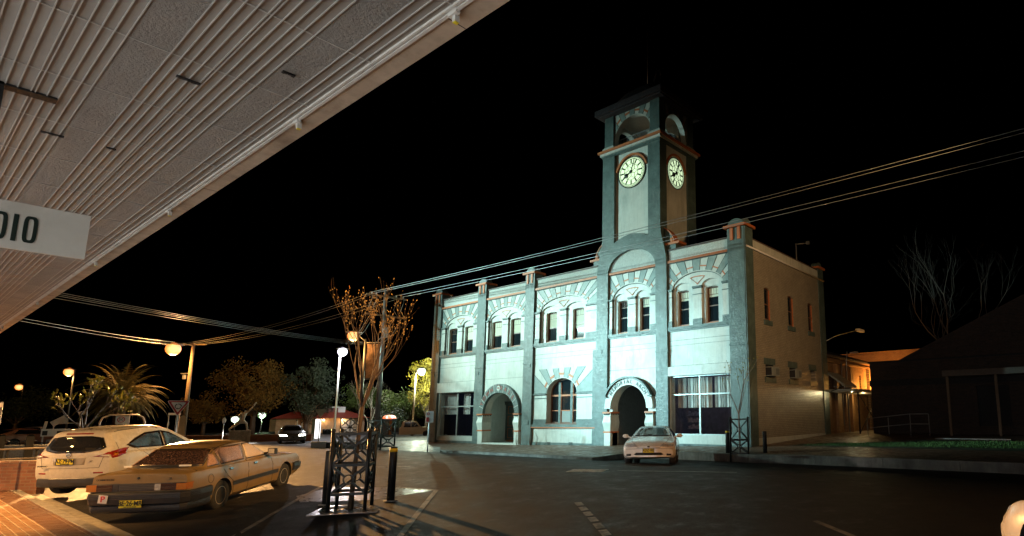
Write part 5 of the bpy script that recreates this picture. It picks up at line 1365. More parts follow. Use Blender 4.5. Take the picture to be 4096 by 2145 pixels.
leafy('round_tree', 'lit green dome-shaped tree behind the parked utility truck', tree_px(1632, 72), 5.9, 3.6, 6, m_lg, 6500, 1.0, .2, .24, clumps=34)
leafy('yellow_tree', 'yellow autumn tree rising behind the left end of the hall', tree_px(1705, 66), 9.6, 2.5, 8, m_ly, 5200, 2.0, .16, .22, clumps=40)
leafy('hedge_bush', 'low bush left of the red-roofed building', tree_px(1325, 80), 4.4, 1.8, 9, m_lg, 1800, .6, .12, .25, cat='bush')
leafy('dark_tree', 'dark tree just visible at the far left of the street', tree_px(60, 80), 6.5, 5, 10, m_ld, 3000, 1.5, .2, .4)
leafy('dark_bush', 'dark bush under the yellow tree by the fence', tree_px(1560, 68), 3.0, 2.4, 12, m_ld, 2200, .4, .12, .3, cat='bush')
b_ = tree_px(1480, 60); bare_tree('bare_tree', 'grey leafless tree behind the phone booth', b_, 5.2, .10, 21, 1.2, m_barkp, depth=4, spread=.75, L=1.7)
b_ = at(3880, 1700, 40); bare_tree('bare_tree', 'large leafless tree in the dark beside the brick building', (b_.x, b_.y, .3), 13, .15, 31, 3.6, M('bark_dark', (.07, .06, .055), .85), depth=5, spread=.5, L=3.2, nb=(2, 3), lean=(-.9, 0), ratio=.74)
# garden tree with twiggy crown in front of the palm
b_ = at(335, 1700, 30); bt = bare_tree('garden_tree', 'twiggy half-leafed tree in front of the palm', (b_.x, b_.y, 0), 4.2, .07, 42, 1.3, m_bark, m_budg, depth=4, spread=.8, L=1.0, nb=(2, 3), bud_size=.14, buds_n=.45)
# palm
pp_ = at(470, 1700, 46); palm = empty('palm_tree', 'date palm with long drooping fronds lit orange', 'palm tree', (pp_.x, pp_.y, 0))
k = MB(); zc = 3.7; k.tube([(0, 0, -.2), (0, 0, 1.2), (.05, 0, 2.6), (.05, 0, zc)], [.42, .36, .36, .42], 14); k.build('trunk', M('palm_bark', (.20, .11, .06), .85, var=.5, vs=6, bs=1, bscale=8, bd=.05), palm, local=True)
rnd = random.Random(9); fr = MB(); m_palm = leafmat('palm_green', (.22, .17, .045), .3)
for i in range(92):
    az = i*2.399; el = R(80-95*(i/92)**.8+rnd.uniform(-8, 8)); L_ = rnd.uniform(3.1, 4.0); d = Vector((cos(az)*cos(el), sin(az)*cos(el), sin(el))); p = Vector((.05, 0, zc)); pts = [p.copy()]
    for j in range(12):
        d = (d+Vector((0, 0, -.085-.012*j))).normalized(); p = p+d*L_/12; pts.append(p.copy())
    fr.tube(pts, [.03*(1-j/14) for j in range(13)], 4, cap=False)
    for j in range(1, 12):
        for s_ in (-1, 1):
            for q_ in (0, .33, .66):
                a = pts[j].lerp(pts[j+1], q_); dd = (pts[j+1]-pts[j]).normalized(); side = dd.cross(Vector((0, 0, 1))).normalized()*s_
                tip = a+(side*.75+dd*.55+Vector((0, 0, -.30+rnd.uniform(-.15, .15)))).normalized()*.62*sin(pi*min(1, .2+j/13)); w_ = dd*.028
                fr.add([a-w_, a+w_, tip], [(0, 1, 2)])
fr.build('fronds', m_palm, palm, local=True, fixn=False)
# ---------------------------------------------------------------- behind and right of the hall
yd = MB(); yd.box(-42, 60, 34, 70, -.4, .56); struct(yd.build('yard', m_conc), 'dark yard behind the hall')
m_obrick = bricks('orange_brick', (.40, .24, .12), (.34, .19, .09), (.22, .16, .10), 'yz', .24, .086, .01, .6, .7)
m_obrickx = bricks('orange_brick_end', (.40, .24, .12), (.34, .19, .09), (.22, .16, .10), 'xz', .24, .086, .01, .6, .7)
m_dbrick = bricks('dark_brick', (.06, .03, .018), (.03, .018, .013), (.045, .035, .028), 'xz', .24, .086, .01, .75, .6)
au = empty('rear_hall', 'long cream-brick rear hall with pilasters, lit orange, behind the town hall', 'building', (-17, 37, 0))
k = MB(); k.plate(rect(32.31, 41.2, .3, 5.1), [rect(y, y+.4, 3.1, 4.25) for y in (33.2, 34.55, 35.9, 37.0, 38.6)]+[rect(y, y+.5, 2.1, 2.8) for y in (36.3, 37.8, 39.4)], -13.2, -13.5, 0, axis='x')
k.box(-21, -13.51, 32.31, 41.2, .3, 5.05); k.build('wall', m_obrick, au)
k = MB()
for y in (34.1, 35.5, 36.55, 40.2): k.box(-13.2, -13.02, y, y+.28, .5, 4.7)
k.box(-13.2, -13.08, 32.32, 41.2, 4.78, 4.86); k.build('pilaster', m_obrick, au)
k = MB(); k.box(-21, -12.95, 32.32, 41.3, 5.1, 5.2); k.add([(-21, 32.32, 5.2), (-12.95, 32.32, 5.2), (-12.95, 41.3, 5.2), (-21, 41.3, 5.2), (-17, 32.32, 6.6), (-17, 38.5, 6.6)], [(0, 1, 4), (1, 2, 5, 4), (2, 3, 5), (3, 0, 4, 5)]); k.build('roof', m_slate, au)
for y in (33.2, 34.55, 35.9, 37.0, 38.6): k = MB(); k.box(-13.4, -13.36, y, y+.4, 3.1, 4.25); k.build('window', m_glass, au)
for y in (36.3, 37.8, 39.4): k = MB(); k.box(-13.4, -13.36, y, y+.5, 2.1, 2.8); k.build('window', m_glass, au)
k = MB(); k.tube([(-12.98, 35.75, .5), (-12.98, 35.75, 5.0), (-12.9, 35.75, 5.6)], .045, 6); k.tube([(-13.0, 34.9, 1), (-13.0, 34.9, 4.9)], .035, 6); k.build('downpipe', m_steel, au)
fw = empty('far_hall', 'tall orange brick wall with a rising parapet at the end of the alley', 'building', (-15, 46, 0))
k = MB(); k.plate([(-22, .3), (-10.2, .3), (-10.2, 6.45), (-22, 6.25)], [], 46, 46.4, 0); k.build('wall', m_obrickx, fw)
k = MB(); k.box(-22, -10.2, 45.95, 46.45, 6.4, 6.5); k.build('coping', m_obrickx, fw)
k = MB(); k.box(-17.2, -16.4, 45.7, 46, 5.1, 5.4); k.box(-16.4, -15.8, 46.1, 46.4, 6.5, 6.65); k.build('roof_vent', m_steel, fw)
cv = empty('alley_canopy', 'flat steel alley canopy on braced posts beside the hall', 'canopy', (-11.9, 36, .5))
k = MB(); k.box(-13.15, -11.4, 32.6, 41, 2.95, 3.12); k.build('roof_deck', m_alum, cv)
for y in (33.3, 37.2, 40.4):
    k = MB(); k.bar((-11.5, y, .5), (-11.5, y, 2.95), .07, .07); k.build('post', m_black, cv)
k = MB(); k.bar((-11.5, 33.3, .6), (-11.5, 37.2, 2.9), .035, .035); k.bar((-11.5, 33.3, 2.9), (-11.5, 37.2, .6), .035, .035); k.bar((-11.5, 37.2, .6), (-11.5, 40.4, 2.9), .035, .035); k.bar((-11.5, 37.2, 2.9), (-11.5, 40.4, .6), .035, .035); k.build('brace', m_black, cv)
lt = empty('lean_to', 'small skillion porch roof over the rear door', 'porch', (-12.5, 33, 3.4))
k = MB(); k.add([(-13.0, 32.34, 4.15), (-11.9, 32.34, 3.35), (-11.9, 34.3, 3.35), (-13.0, 34.3, 4.15), (-13.0, 32.34, 4.07), (-11.9, 32.34, 3.22), (-11.9, 34.3, 3.22), (-13.0, 34.3, 4.07)], [(0, 1, 2, 3), (7, 6, 5, 4), (0, 4, 5, 1), (1, 5, 6, 2), (2, 6, 7, 3), (3, 7, 4, 0)]); k.build('roof', m_alum, lt)
k = MB(); k.bar((-12.85, 32.6, 3.0), (-12.0, 32.6, 3.3), .06, .06); k.bar((-12.9, 34.1, 3.0), (-12.0, 34.1, 3.3), .06, .06); k.build('bracket', m_black, lt)
ll = empty('wall_light', 'long unlit street light on an arm behind the hall', 'street light', (-12.9, 32.4, 6.0))
k = MB(); k.tube([(-12.9, 32.35, 5.95), (-12.5, 33, 6.3), (-12.05, 35.4, 6.85)], .03, 6); k.build('arm', m_steel, ll)
k = MB(); k.box(-12.15, -11.9, 35.4, 36.35, 6.8, 6.95); k.build('lamp_head', emis('dim_tube', (1, .5, .15), .12, (.3, .25, .2)), ll)  # faint glow given to the head itself, no lamp behind it
db = empty('brick_building', 'dark brown brick building with a gable roof in shadow, right of the hall', 'building', (-2, 36, 0))
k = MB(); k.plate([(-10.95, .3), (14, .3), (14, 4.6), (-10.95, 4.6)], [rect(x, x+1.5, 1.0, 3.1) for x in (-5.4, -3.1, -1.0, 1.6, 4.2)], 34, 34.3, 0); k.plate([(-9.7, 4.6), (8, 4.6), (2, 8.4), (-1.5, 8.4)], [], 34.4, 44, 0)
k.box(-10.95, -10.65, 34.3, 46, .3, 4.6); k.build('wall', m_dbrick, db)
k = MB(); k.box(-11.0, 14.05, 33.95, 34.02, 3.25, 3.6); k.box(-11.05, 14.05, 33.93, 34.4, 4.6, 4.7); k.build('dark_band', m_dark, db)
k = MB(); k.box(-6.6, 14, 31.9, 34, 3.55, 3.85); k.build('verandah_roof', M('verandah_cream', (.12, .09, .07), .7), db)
for x in (-6.4, -4.2, -1.6, 1.2, 4.0): k = MB(); k.bar((x, 32.05, .4), (x, 32.05, 3.55), .12, .12); k.build('post', M('post_brown', (.2, .13, .08), .7), db)
for x in (-5.4, -3.1, -1.0, 1.6, 4.2): k = MB(); k.box(x, x+1.5, 34.15, 34.18, 1.0, 3.1); k.build('window', m_dark, db)
hr = empty('handrail', 'thin steel handrail beside the brick building', 'railing', (-9, 31, .5))
k = MB()
for z in (.45, .95): k.tube([(-10.3, 31.2, z+.5), (-8.1, 31, z+.72)], .02, 6); k.tube([(-8.1, 31, z+.72), (-7.2, 30.9, z+.72)], .02, 6)
for x in (-10.3, -9.2, -8.1, -7.2): k.tube([(x, 31, .4), (x, 31, 1.67 if x > -9 else 1.5)], .022, 6)
k.build('rails', m_steel, hr)
ss = MB(); ss.box(-6.6, -3.5, 29.4, 29.7, .3, .55); tag(ss.build('low_wall', m_conc), 'low concrete edge at the back of the lawn', 'wall')

# ---------------------------------------------------------------- poles, lamps and wires
def lamp_head(parent, loc, glow, r=.22, name='lamp_head'):
    k = MB(); x, y, z = loc; k.lathe([(.0001, .16), (.10, .15), (r*1.15, .03), (r*1.15, 0)], 16, 0, Matrix.Translation(loc)); k.build(name, m_steel, parent)
    k = MB(); k.ball((x, y, z-r*.55), r*.85, 16); k.build('globe', glow, parent)
def light_at(name, loc, e, col, size=.15):
    l = bpy.data.lights.new(name, 'POINT'); l.energy = e; l.color = col; l.shadow_soft_size = size
    o = bpy.data.objects.new(name, l); COL.objects.link(o); o.location = (loc[0], loc[1], loc[2]-.9); return o
SODC = (1.0, .46, .12)
def lampglow(name, core, rim, s0, s1):
    m, t, b = nt(name); lw = t.nodes.new('ShaderNodeLayerWeight'); lw.inputs[0].default_value = .72
    e0 = [c*s0 for c in core]; e1 = [c*s1 for c in rim]
    t.links.new(mixc(t, lw.outputs['Facing'], e0, e1), b.inputs['Emission Color']); b.inputs['Emission Strength'].default_value = 1; return m
g_sod = lampglow('sodium_glow', (1, .58, .20), (1, .20, .01), 1.9, 1.4); g_wht = lampglow('mercury_glow', (1, .97, 1), (.75, .70, 1), 6, 1.3); g_grn = lampglow('metal_halide_glow', (1, 1, .95), (.5, 1, .45), 5, 1.0); g_warm = lampglow('warm_glow', (1, .85, .6), (1, .4, .1), 6, 1.2)
PX, PY_ = -39.6, 19.7
mp = empty('power_pole', 'tall power pole with two crossarms at the left corner of the town hall', 'power pole', (PX, PY_, 0))
k = MB(); k.tube([(PX, PY_, -.1), (PX, PY_, 10.45)], [.17, .11], 10); k.build('pole', m_steel, mp)
wy = [18.75, 19.05, 20.45, 20.95]
for z in (10.1, 8.75):
    k = MB(); k.bar((PX, 18.4, z), (PX, 21.2, z), .09, .1); k.build('crossarm', m_timber, mp)
for y in wy:
    k = MB(); k.lathe([(.03, 0), (.05, .04), (.03, .08), (.05, .12), (.0001, .16)], 8, 0, Matrix.Translation((PX, y, 10.15))); k.build('insulator', m_white, mp)
k = MB()
for i, y in enumerate(wy): k.tube([(PX+.05, y, 10.2), (PX+.3, y-.1, 9.8), (PX+.12, y-.2, 9.2), (PX+.1, y+.1, 8.8)], .012, 4); k.tube([(PX+.05, y, 8.8), (PX-.15, y-.5, 7.6), (PX-.5, y-1.2, 6.6)], .012, 4)
k.build('jumper_cable', m_steel, mp)
k = MB(); k.box(PX+.12, PX+.4, PY_-.15, PY_+.15, 7.2, 7.9); k.build('cable_box', m_steel, mp)
def wire(label, a, b, sag, r_=.011, mat=None, n=24, group='overhead wires'):
    a = Vector(a); b = Vector(b); pts = [a.lerp(b, i/n)-Vector((0, 0, sag*4*(i/n)*(1-i/n))) for i in range(n+1)]
    k = MB(); k.tube(pts, r_, 5, cap=False); o = k.build('overhead_wire', mat or m_steel); tag(o, label, 'wire', group); return o
nm = ['front-most of the four wires running past the hall tower', 'second wire from the front past the hall tower', 'third wire from the front past the hall tower', 'rear wire of the four running past the hall tower']
for y, l in zip(wy, nm): wire(l, (PX, y, 10.28), (14, y, 10.2), .35, .013)
LA = at(775, 1372, 53); LAh = at(695, 1380, 51)
for j, y in enumerate(wy): wire('wire %s from the hall corner pole to the timber light pole' % ('nearest the street', 'second in', 'third in', 'farthest in')[j], (PX, y, 10.28), (LA.x+.3*j, LA.y-1+.5*j, 8.6), .5, .008)
for j in range(4):
    a = at(180, 1160+(0, 8, 15, 26)[j], 15); b = at(1450, 1368+4*j, 45.8); wire('%s of four wires slanting down from the awning edge' % ('top', 'second', 'third', 'lowest')[j], a, b, .15, .008)
for j in range(2):
    a = at(60, 1268+12*j, 18); b = at(700, 1368+12*j, 50); wire('%s thin wire of the pair low on the left' % ('upper', 'lower')[j], a, b, .1, .007)
la = empty('street_lamp', 'timber pole street lamp burning bright orange above the give way sign', 'street lamp', (LA.x, LA.y, 0), group='street lamps')
k = MB(); k.tube([(LA.x, LA.y, -.4), (LA.x, LA.y, LA.z)], [.2, .12], 10); k.build('pole', m_timber, la)
k = MB(); k.tube([(LA.x, LA.y, LA.z-.3), ((LA.x+LAh.x)/2, (LA.y+LAh.y)/2, LAh.z+.25), (LAh.x, LAh.y, LAh.z+.1)], .045, 6); c_ = Vector((LA.x, LA.y, LA.z-.15)); d_ = RT*1.0; k.bar(c_-d_*1.2, c_+d_*1.2, .08, .1); k.build('arm', m_timber, la)
k = MB(); c_ = at(740, 1495, 53); k.bar(Vector((LA.x, LA.y, c_.z)), c_-RT*.4, .06, .05); k.box(c_.x-.25, c_.x+.05, c_.y-.1, c_.y+.1, c_.z-.5, c_.z-.1); k.build('lower_bracket', m_steel, la)
lamp_head(la, LAh, g_sod, .66); light_at('lamp_a', LAh, 6000, SODC)
PB = at(1462, 1366, 46); LB = at(1415, 1330, 45.5)
lb = empty('street_lamp', 'steel pole street lamp with hanging banner, orange light behind the budding tree', 'street lamp', (PB.x, PB.y, 0), group='street lamps')
k = MB(); k.tube([(PB.x, PB.y, -.2), (PB.x, PB.y, PB.z+.2)], [.13, .08], 10); k.build('pole', m_steel, lb)
k = MB(); k.tube([(PB.x, PB.y, PB.z), (LB.x, LB.y, LB.z+.1)], .04, 6); c_ = PB-Vector((0, 0, .1)); k.bar(c_, c_+RT*1.35, .05, .05); k.bar(c_-Vector((0, 0, 2.9)), c_-Vector((0, 0, 2.9))+RT*1.35, .04, .04); k.build('arm', m_steel, lb)
k = MB(); a_ = c_+RT*.15; u_ = RT*1.1
bnv = []
for i in range(9):
    for j in range(5): bnv.append(a_+u_*(j/4)-Vector((0, 0, .1+2.7*i/8))+F0*.05*sin(i*1.1+j))
k.add(bnv, [(i*5+j, i*5+j+1, i*5+j+6, i*5+j+5) for i in range(8) for j in range(4)], 0, True); k.build('banner', M('banner_cloth', (.20, .13, .09), .85, var=.75, vs=2.6), lb, fixn=False)
lamp_head(lb, LB, g_sod, .50); light_at('lamp_b', LB, 380, SODC)
def tall_lamp(label, head, pole_px, depth, glow, r, e, col, mat=None, arm=True):
    h_ = at(*head, depth); p_ = at(*pole_px, depth); o = empty('street_lamp', label, 'street lamp', (p_.x, p_.y, 0), group='street lamps')
    k = MB(); k.tube([(p_.x, p_.y, -.5), (p_.x, p_.y, p_.z)], [.13, .07], 8); k.build('pole', mat or m_steel, o)
    if arm: k = MB(); k.tube([(p_.x, p_.y, p_.z-.1), (h_.x, h_.y, h_.z+.12)], .04, 6); k.build('arm', m_steel, o)
    lamp_head(o, h_, glow, r)
    if e: light_at('lamp_x', h_, e, col)
    return o
tall_lamp('slim white pole lamp shining bluish white left of the budding tree', (1371, 1396), (1362, 1405), 68, g_wht, .62, 4200, (.95, .93, 1), m_white)
tall_lamp('timber pole lamp with greenish white light beside the yellow tree', (1687, 1475), (1664, 1480), 62, g_grn, .50, 3600, (.85, 1, .75), m_timber)
tall_lamp('distant orange street lamp above the garden tree at left', (277, 1478), (300, 1478), 76, g_sod, .62, 900, SODC)
tall_lamp('farthest small orange street lamp near the left edge', (78, 1541), (95, 1541), 105, g_sod, .66, 0, SODC)
tall_lamp('low white park light behind the statue', (941, 1668), (941, 1672), 80, g_grn, .55, 300, (1, 1, .85), arm=False)
tall_lamp('low green park light right of the statue', (1049, 1651), (1049, 1655), 84, lampglow('green_glow', (.95, 1, .9), (.25, 1, .2), 4, 1), .60, 300, (.6, 1, .5), arm=False)
tall_lamp('faint bluish park light between the statue and the green light', (1011, 1655), (1011, 1658), 96, g_wht, .22, 0, (1, 1, 1), arm=False)

# ---------------------------------------------------------------- signs and things across the side street
def base_at(px, py_top, depth, z=-.1): q = at(px, py_top, depth); return Vector((q.x, q.y, z)), q.z
def facing(pos):  # rotation so that local -y looks at the camera
    d = Vector((pos[0], pos[1])).normalized(); return math.atan2(-d.x, d.y)
def signpost(name, label, px, pyt, depth, z0=-.1, cat='sign', r_=.03, mat=None, group=None, pole=True):
    b_, zt = base_at(px, pyt, depth, z0); o = empty(name, label, cat, b_, facing(b_), group)
    if pole: k = MB(); k.tube([(0, 0, 0), (0, 0, zt-z0)], r_, 8); k.build('pole', mat or m_steel, o, local=True)
    return o, zt-z0
gw, h = signpost('give_way_sign', 'red and white roundabout give way sign on a white pole', 716, 1603, 29.5, 0, r_=.035, mat=m_white)
S = .46; tri = lambda s: [(-s, h), (s, h), (0, h-s*1.74)]
def rtri(s, c=.08, dz=0):
    V = [Vector(p) for p in [(-s, h-dz), (s, h-dz), (0, h-s*1.72-dz)]]; out = []
    for i in range(3):
        p = V[i]; a = (V[i-1]-p).normalized(); b_ = (V[(i+1) % 3]-p).normalized()
        for t_ in (0, .33, .66, 1): out.append(tuple(p+(a*(1-t_)+b_*t_)*c*(1 if t_ in (0, 1) else .72)))
    return out
k = MB(); k.plate(rtri(S), [], -.055, -.035, 0); pl = k.build('plate', m_white, gw, local=True)
m_sred = M('sign_red', (.42, .025, .02), .4); k = MB(); k.plate(rtri(S-.035, .05, .02), [rtri(S-.16, .04, .085)], -.060, -.054, 0); k.build('border', m_sred, pl, local=True)
k = MB(); cz = h-.29
for i in range(3):
    t0 = i*2*pi/3+.25; k.plate(arc(0, cz, .135, .135, t0, t0+1.45, 10)+arc(0, cz, .10, .10, t0+1.45, t0, 10), [], -.066, -.058)
    te = t0; k.plate([(.165*cos(te), cz+.165*sin(te)), (.07*cos(te), cz+.07*sin(te)), (.12*cos(te-.45), cz+.12*sin(te-.45))], [], -.066, -.058)
k.build('arrow_symbol', m_black, pl, local=True)
gb, h2 = signpost('give_way_sign', 'back of a small give way sign in front of the glowing panel', 1284, 1637, 38, 0, mat=m_timber)
k = MB(); s2 = .34; k.plate([(-s2, h2), (s2, h2), (0, h2-s2*1.74)], [], -.05, -.03); k.build('plate', M('sign_back', (.42, .32, .22), .6), gb, local=True)
ns, h3 = signpost('no_stopping_sign', 'small red and white parking sign on a leaning pole at the left of the hall', 1719, 1645, 28.5, .02, mat=m_white)
k = MB(); k.box(-.16, .19, -.045, -.03, h3-.56, h3); pl = k.build('plate', m_white, ns, local=True)
k = MB(); k.plate(arc(-.06, h3-.13, .065, .065, 0, 2*pi, 16)[:-1], [arc(-.06, h3-.13, .04, .04, 0, 2*pi, 16)[:-1]], -.05, -.044); k.box(-.14, -.02, -.05, -.044, h3-.52, h3-.30); k.build('symbol', m_sred, pl, local=True)
sp_, h4 = signpost('speed_sign', 'white square 50 speed sign with a red ring beside the hoop rail', 492, 1665, 34, 0, pole=False)
k = MB(); k.box(-.30, .30, -.03, 0, h4-.46, h4); pl = k.build('plate', m_white, sp_, local=True)
k = MB(); k.bar((-.2, 0, 0), (-.2, 0, h4-.4), .05); k.bar((.2, 0, 0), (.2, 0, h4-.4), .05); k.build('leg', m_steel, sp_, local=True)
k = MB(); k.plate(arc(-.06, h4-.2, .17, .17, 0, 2*pi, 24)[:-1], [arc(-.06, h4-.2, .13, .13, 0, 2*pi, 24)[:-1]], -.04, -.029); k.build('ring', m_sred, pl, local=True)
cu = bpy.data.curves.new('t', 'FONT'); cu.body = '50'; cu.size = .20; cu.extrude = .003; cu.align_x = 'CENTER'; cu.align_y = 'CENTER'; cu.offset = .004
o = bpy.data.objects.new('t', cu); COL.objects.link(o); bpy.context.view_layer.update(); me = bpy.data.meshes.new_from_object(o.evaluated_get(bpy.context.evaluated_depsgraph_get())); bpy.data.objects.remove(o)
k = MB(); T = Matrix.Translation((-.06, -.034, h4-.2)) @ Matrix.Rotation(pi/2, 4, 'X'); k.add([T @ v.co for v in me.vertices], [tuple(p.vertices) for p in me.polygons]); k.build('lettering', m_black, pl, local=True, fixn=False)
rs, h5 = signpost('round_sign', 'small pale sign on a pole under the garden tree', 326, 1645, 33, 0)
k = MB(); k.plate(arc(.05, h5-.1, .18, .1, 0, 2*pi, 16)[:-1], [], -.05, -.03); k.build('plate', M('sign_pale', (.5, .4, .3), .6), rs, local=True)
st_, h6 = signpost('street_name_sign', 'street sign pole cut by the left edge', 8, 1608, 15, .1, mat=m_steel)
k = MB(); k.box(-.35, .03, -.03, 0, h6-.14, h6-.02); k.build('plate', m_white, st_, local=True)
hb, _ = signpost('hoop_rail', 'tan tubular hoop rail round the speed sign', 500, 1660, 35, 0, cat='barrier', pole=False)
H_ = at(500, 1660, 35).z; k = MB(); k.tube([(-1.05, 0, 0), (-1.05, 0, H_-.45), (-.95, 0, H_-.15), (-.65, 0, H_), (.55, 0, H_), (.82, 0, H_-.15), (.92, 0, H_-.45), (.92, 0, 0)], .05, 8); k.tube([(.2, 0, 0), (.2, 0, H_)], .035, 6); k.build('rail', M('tan_rail', (.45, .32, .2), .5), hb, local=True)
sf, h7 = signpost('route_sign', 'twin-post frame with a narrow panel left of the give way pole', 700, 1652, 35, 0, pole=False)
k = MB(); k.bar((-.26, 0, 0), (-.26, 0, h7), .05); k.bar((.22, 0, 0), (.22, 0, h7), .05); k.build('leg', m_steel, sf, local=True); k = MB(); k.box(-.3, .28, -.03, .03, h7-.13, h7); k.build('panel', m_white, sf, local=True)
nb_, h8 = signpost('notice_board', 'round-topped tan board right of the give way pole', 733, 1662, 34.6, -.1, pole=False)
k = MB(); k.plate([(-.16, .25), (.16, .25), (.16, h8-.2)]+arc(0, h8-.2, .16, .2, 0, pi, 8)[1:-1]+[(-.16, h8-.2)], [], -.03, .03); k.build('panel', M('board_tan', (.45, .28, .14), .6), nb_, local=True); k = MB(); k.bar((0, 0, 0), (0, 0, .3), .06); k.build('leg', m_steel, nb_, local=True)
sp2, h9 = signpost('meter_post', 'small white post with a rounded head by the park', 896, 1683, 40, -.1, cat='post'); k = MB(); k.ball((0, 0, h9), .12, 10, 0, (1, .7, 1.8)); k.build('head', m_white, sp2, local=True)
for px, lab in ((1187, 'taller white guide post on the median'), (1207, 'shorter white guide post on the median')):
    q, hh = signpost('guide_post', lab, px, 1684 if px < 1200 else 1693, 48, -.1, cat='post', r_=.06, mat=m_white, group='guide posts'); k = MB(); k.lathe([(.07, hh), (.05, hh+.08), (.0001, hh+.1)], 10); k.build('cap', m_black, q, local=True)
# glowing panel (totem)
tt, h10 = signpost('glowing_panel', 'white lit advertising panel with a green edge, behind the back of the small sign', 1268, 1676, 56, -.25, cat='light box', pole=False)
k = MB(); k.box(-.38, -.12, -.1, .1, 0, h10); k.build('casing', M('panel_green', (.20, .32, .26), .4), tt, local=True)
k = MB(); k.box(-.10, .36, -.1, .1, .06, h10-.02); k.build('screen', emis('panel_glow', (1, 1, .97), 2.2), tt, local=True)
# red-roofed building
rb0 = at(1310, 1690, 78); rbl = empty('kiosk_building', 'small brick building with a red hipped roof and lit wall lamps', 'building', (rb0.x, rb0.y, -.35), facing(rb0))
k = MB(); k.box(-5.6, 4.3, -2.4, 3.5, 0, 2.15); k.box(1.6, 3.0, -2.62, -2.4, 0, 2.05, 1); k.build('wall', [bricks('kiosk_brick', (.42, .27, .14), (.34, .2, .1), (.3, .24, .18), 'xz', .24, .086, .012, .7, .5), M('pier_cream', (.5, .42, .34), .7)], rbl, local=True)
k = MB(); hz_ = 2.15; k.add([(-6.2, -3.1, hz_), (4.9, -3.1, hz_), (4.9, 4, hz_), (-6.2, 4, hz_), (-.2, .4, 4.0), (-1.5, .4, 4.0)], [(0, 1, 4, 5), (1, 2, 4), (2, 3, 5, 4), (3, 0, 5), (3, 2, 1, 0)]); k.build('roof', M('red_roof_sheet', (.28, .055, .035), .5, var=.15), rbl, local=True)
k = MB(); k.add([(-.9, -1.6, 2.9), (1.9, -1.6, 2.9), (1.9, .6, 3.2), (-.9, .6, 3.2), (-.9, -1.6, 3.55), (1.9, -1.6, 3.55), (1.9, .6, 3.7), (-.9, .6, 3.7)], [(0, 1, 5, 4), (1, 2, 6, 5), (4, 5, 6, 7), (3, 0, 4, 7)]); k.box(-1.0, 1.2, -1.7, -1.6, 3.5, 3.65, 1); k.box(1.1, 1.95, -1.7, -1.6, 2.6, 3.6, 1); k.build('gablet', [M('maroon_paint', (.22, .06, .05), .6), m_white], rbl, local=True)
for x in (-.45, 1.65):
    k = MB(); k.ball((x, -2.55, 1.9), .15, 10); k.build('wall_lamp', g_warm, rbl, local=True)
    p_ = rbl.matrix_basis @ Vector((x, -2.9, 1.8)); l_ = light_at('lamp_k', (p_.x, p_.y, p_.z+.9), 45, (1, .62, .25), .1)
pw = MB(); pw.box(1.75, 2.7, -2.66, -2.63, .45, 1.75); pw.build('poster', M('poster_pale', (.55, .48, .42), .6), rbl, local=True)
for j in range(4):
    q = at(1298+11*j, 1722, 70); k = MB(); k.lathe([(.2, 0), (.22, .7), (.24, .75), (.0001, .85)], 12, 0, Matrix.Translation((q.x, q.y, -.35)))
    tag(k.build('rubbish_bin', m_black), ('leftmost', 'second', 'third', 'rightmost')[j]+' of the four dark bins before the kiosk wall', 'bin', 'bins by the kiosk')
# phone booth
pb0 = at(1556, 1700, 58); ph = empty('phone_booth', 'phone booth with a glowing orange domed top', 'phone booth', (pb0.x, pb0.y, -.3), facing(pb0))
k = MB()
for x in (-.6, .6):
    for y in (-.45, .45): k.bar((x, y, 0), (x, y, 1.95), .06, .06)
k.bar((-.6, -.45, 1.95), (.6, -.45, 1.95), .06); k.bar((-.6, .45, 1.95), (.6, .45, 1.95), .06); k.build('frame', m_steel, ph, local=True)
k = MB(); k.box(-.57, -.05, -.44, -.43, .1, 1.9); k.box(-.6, -.59, -.42, .42, .1, 1.9); k.build('glass_panel', glassy('booth_glass', (.2, .2, .21), .3, alpha=.7), ph, local=True)
k = MB(); k.box(.02, .26, -.3, .0, 0, 1.9); k.build('handset_column', M('booth_brown', (.35, .16, .05), .5), ph, local=True)
k = MB(); k.lathe([(.001, .38), (.3, .36), (.52, .25), (.62, .08), (.64, 0)], 20, 0, Matrix.Translation((0, 0, 1.95)) @ Matrix.Diagonal((1, .8, 1, 1))); dm = k.build('dome', emis('dome_orange', (1, .13, .02), 1.6), ph, local=True)
k = MB()
for x in (-.22, .28): k.plate(arc(x, 2.12, .11, .11, .9, 5.4, 12)+arc(x, 2.12, .05, .05, 5.4, .9, 12), [], -.60, -.46)
k.build('symbol', emis('dome_white', (1, .95, .9), 2.0), dm, local=True)

# ---------------------------------------------------------------- cars far left and centre
p_dk = paint('dark_metal_paint', (.06, .065, .08), .3, coat=.6); p_rd = paint('copper_paint', (.22, .09, .05), .35); p_sv = paint('silver_paint', (.35, .35, .36), .3, metal=.4)
q = at(1034, 1730, 45); far_car('oncoming_car', 'dark car with glaring headlights rounding the roundabout', p_dk, (q.x-.9, q.y+2.6, -.13), facing(q)-pi/2, lights=True)
for px in (999, 1068):
    c_ = at(px, 1733, 41.3); lamp('SPOT', 'headlight', c_, 5000, (1, .93, .82), .08, (c_-F0*14-RT*1.0).to_tuple()[:2]+(-.25,), 60, .8)
q = at(28, 1715, 42); far_car('parked_hatch', 'copper-lit parked car at the far left edge', p_rd, (q.x, q.y, -.1), 2.0, group='cars parked at the far left')
q = at(128, 1722, 55); far_car('parked_car', 'dark low car half hidden behind the white sign trailer', p_dk, (q.x, q.y, -.1), 2.9, group='cars parked at the far left')
q = at(300, 1722, 36); far_car('parked_car', 'pale car whose roof shows over the crossover wagon', p_sv, (q.x, q.y, -.25), 2.6, group='cars parked at the far left')
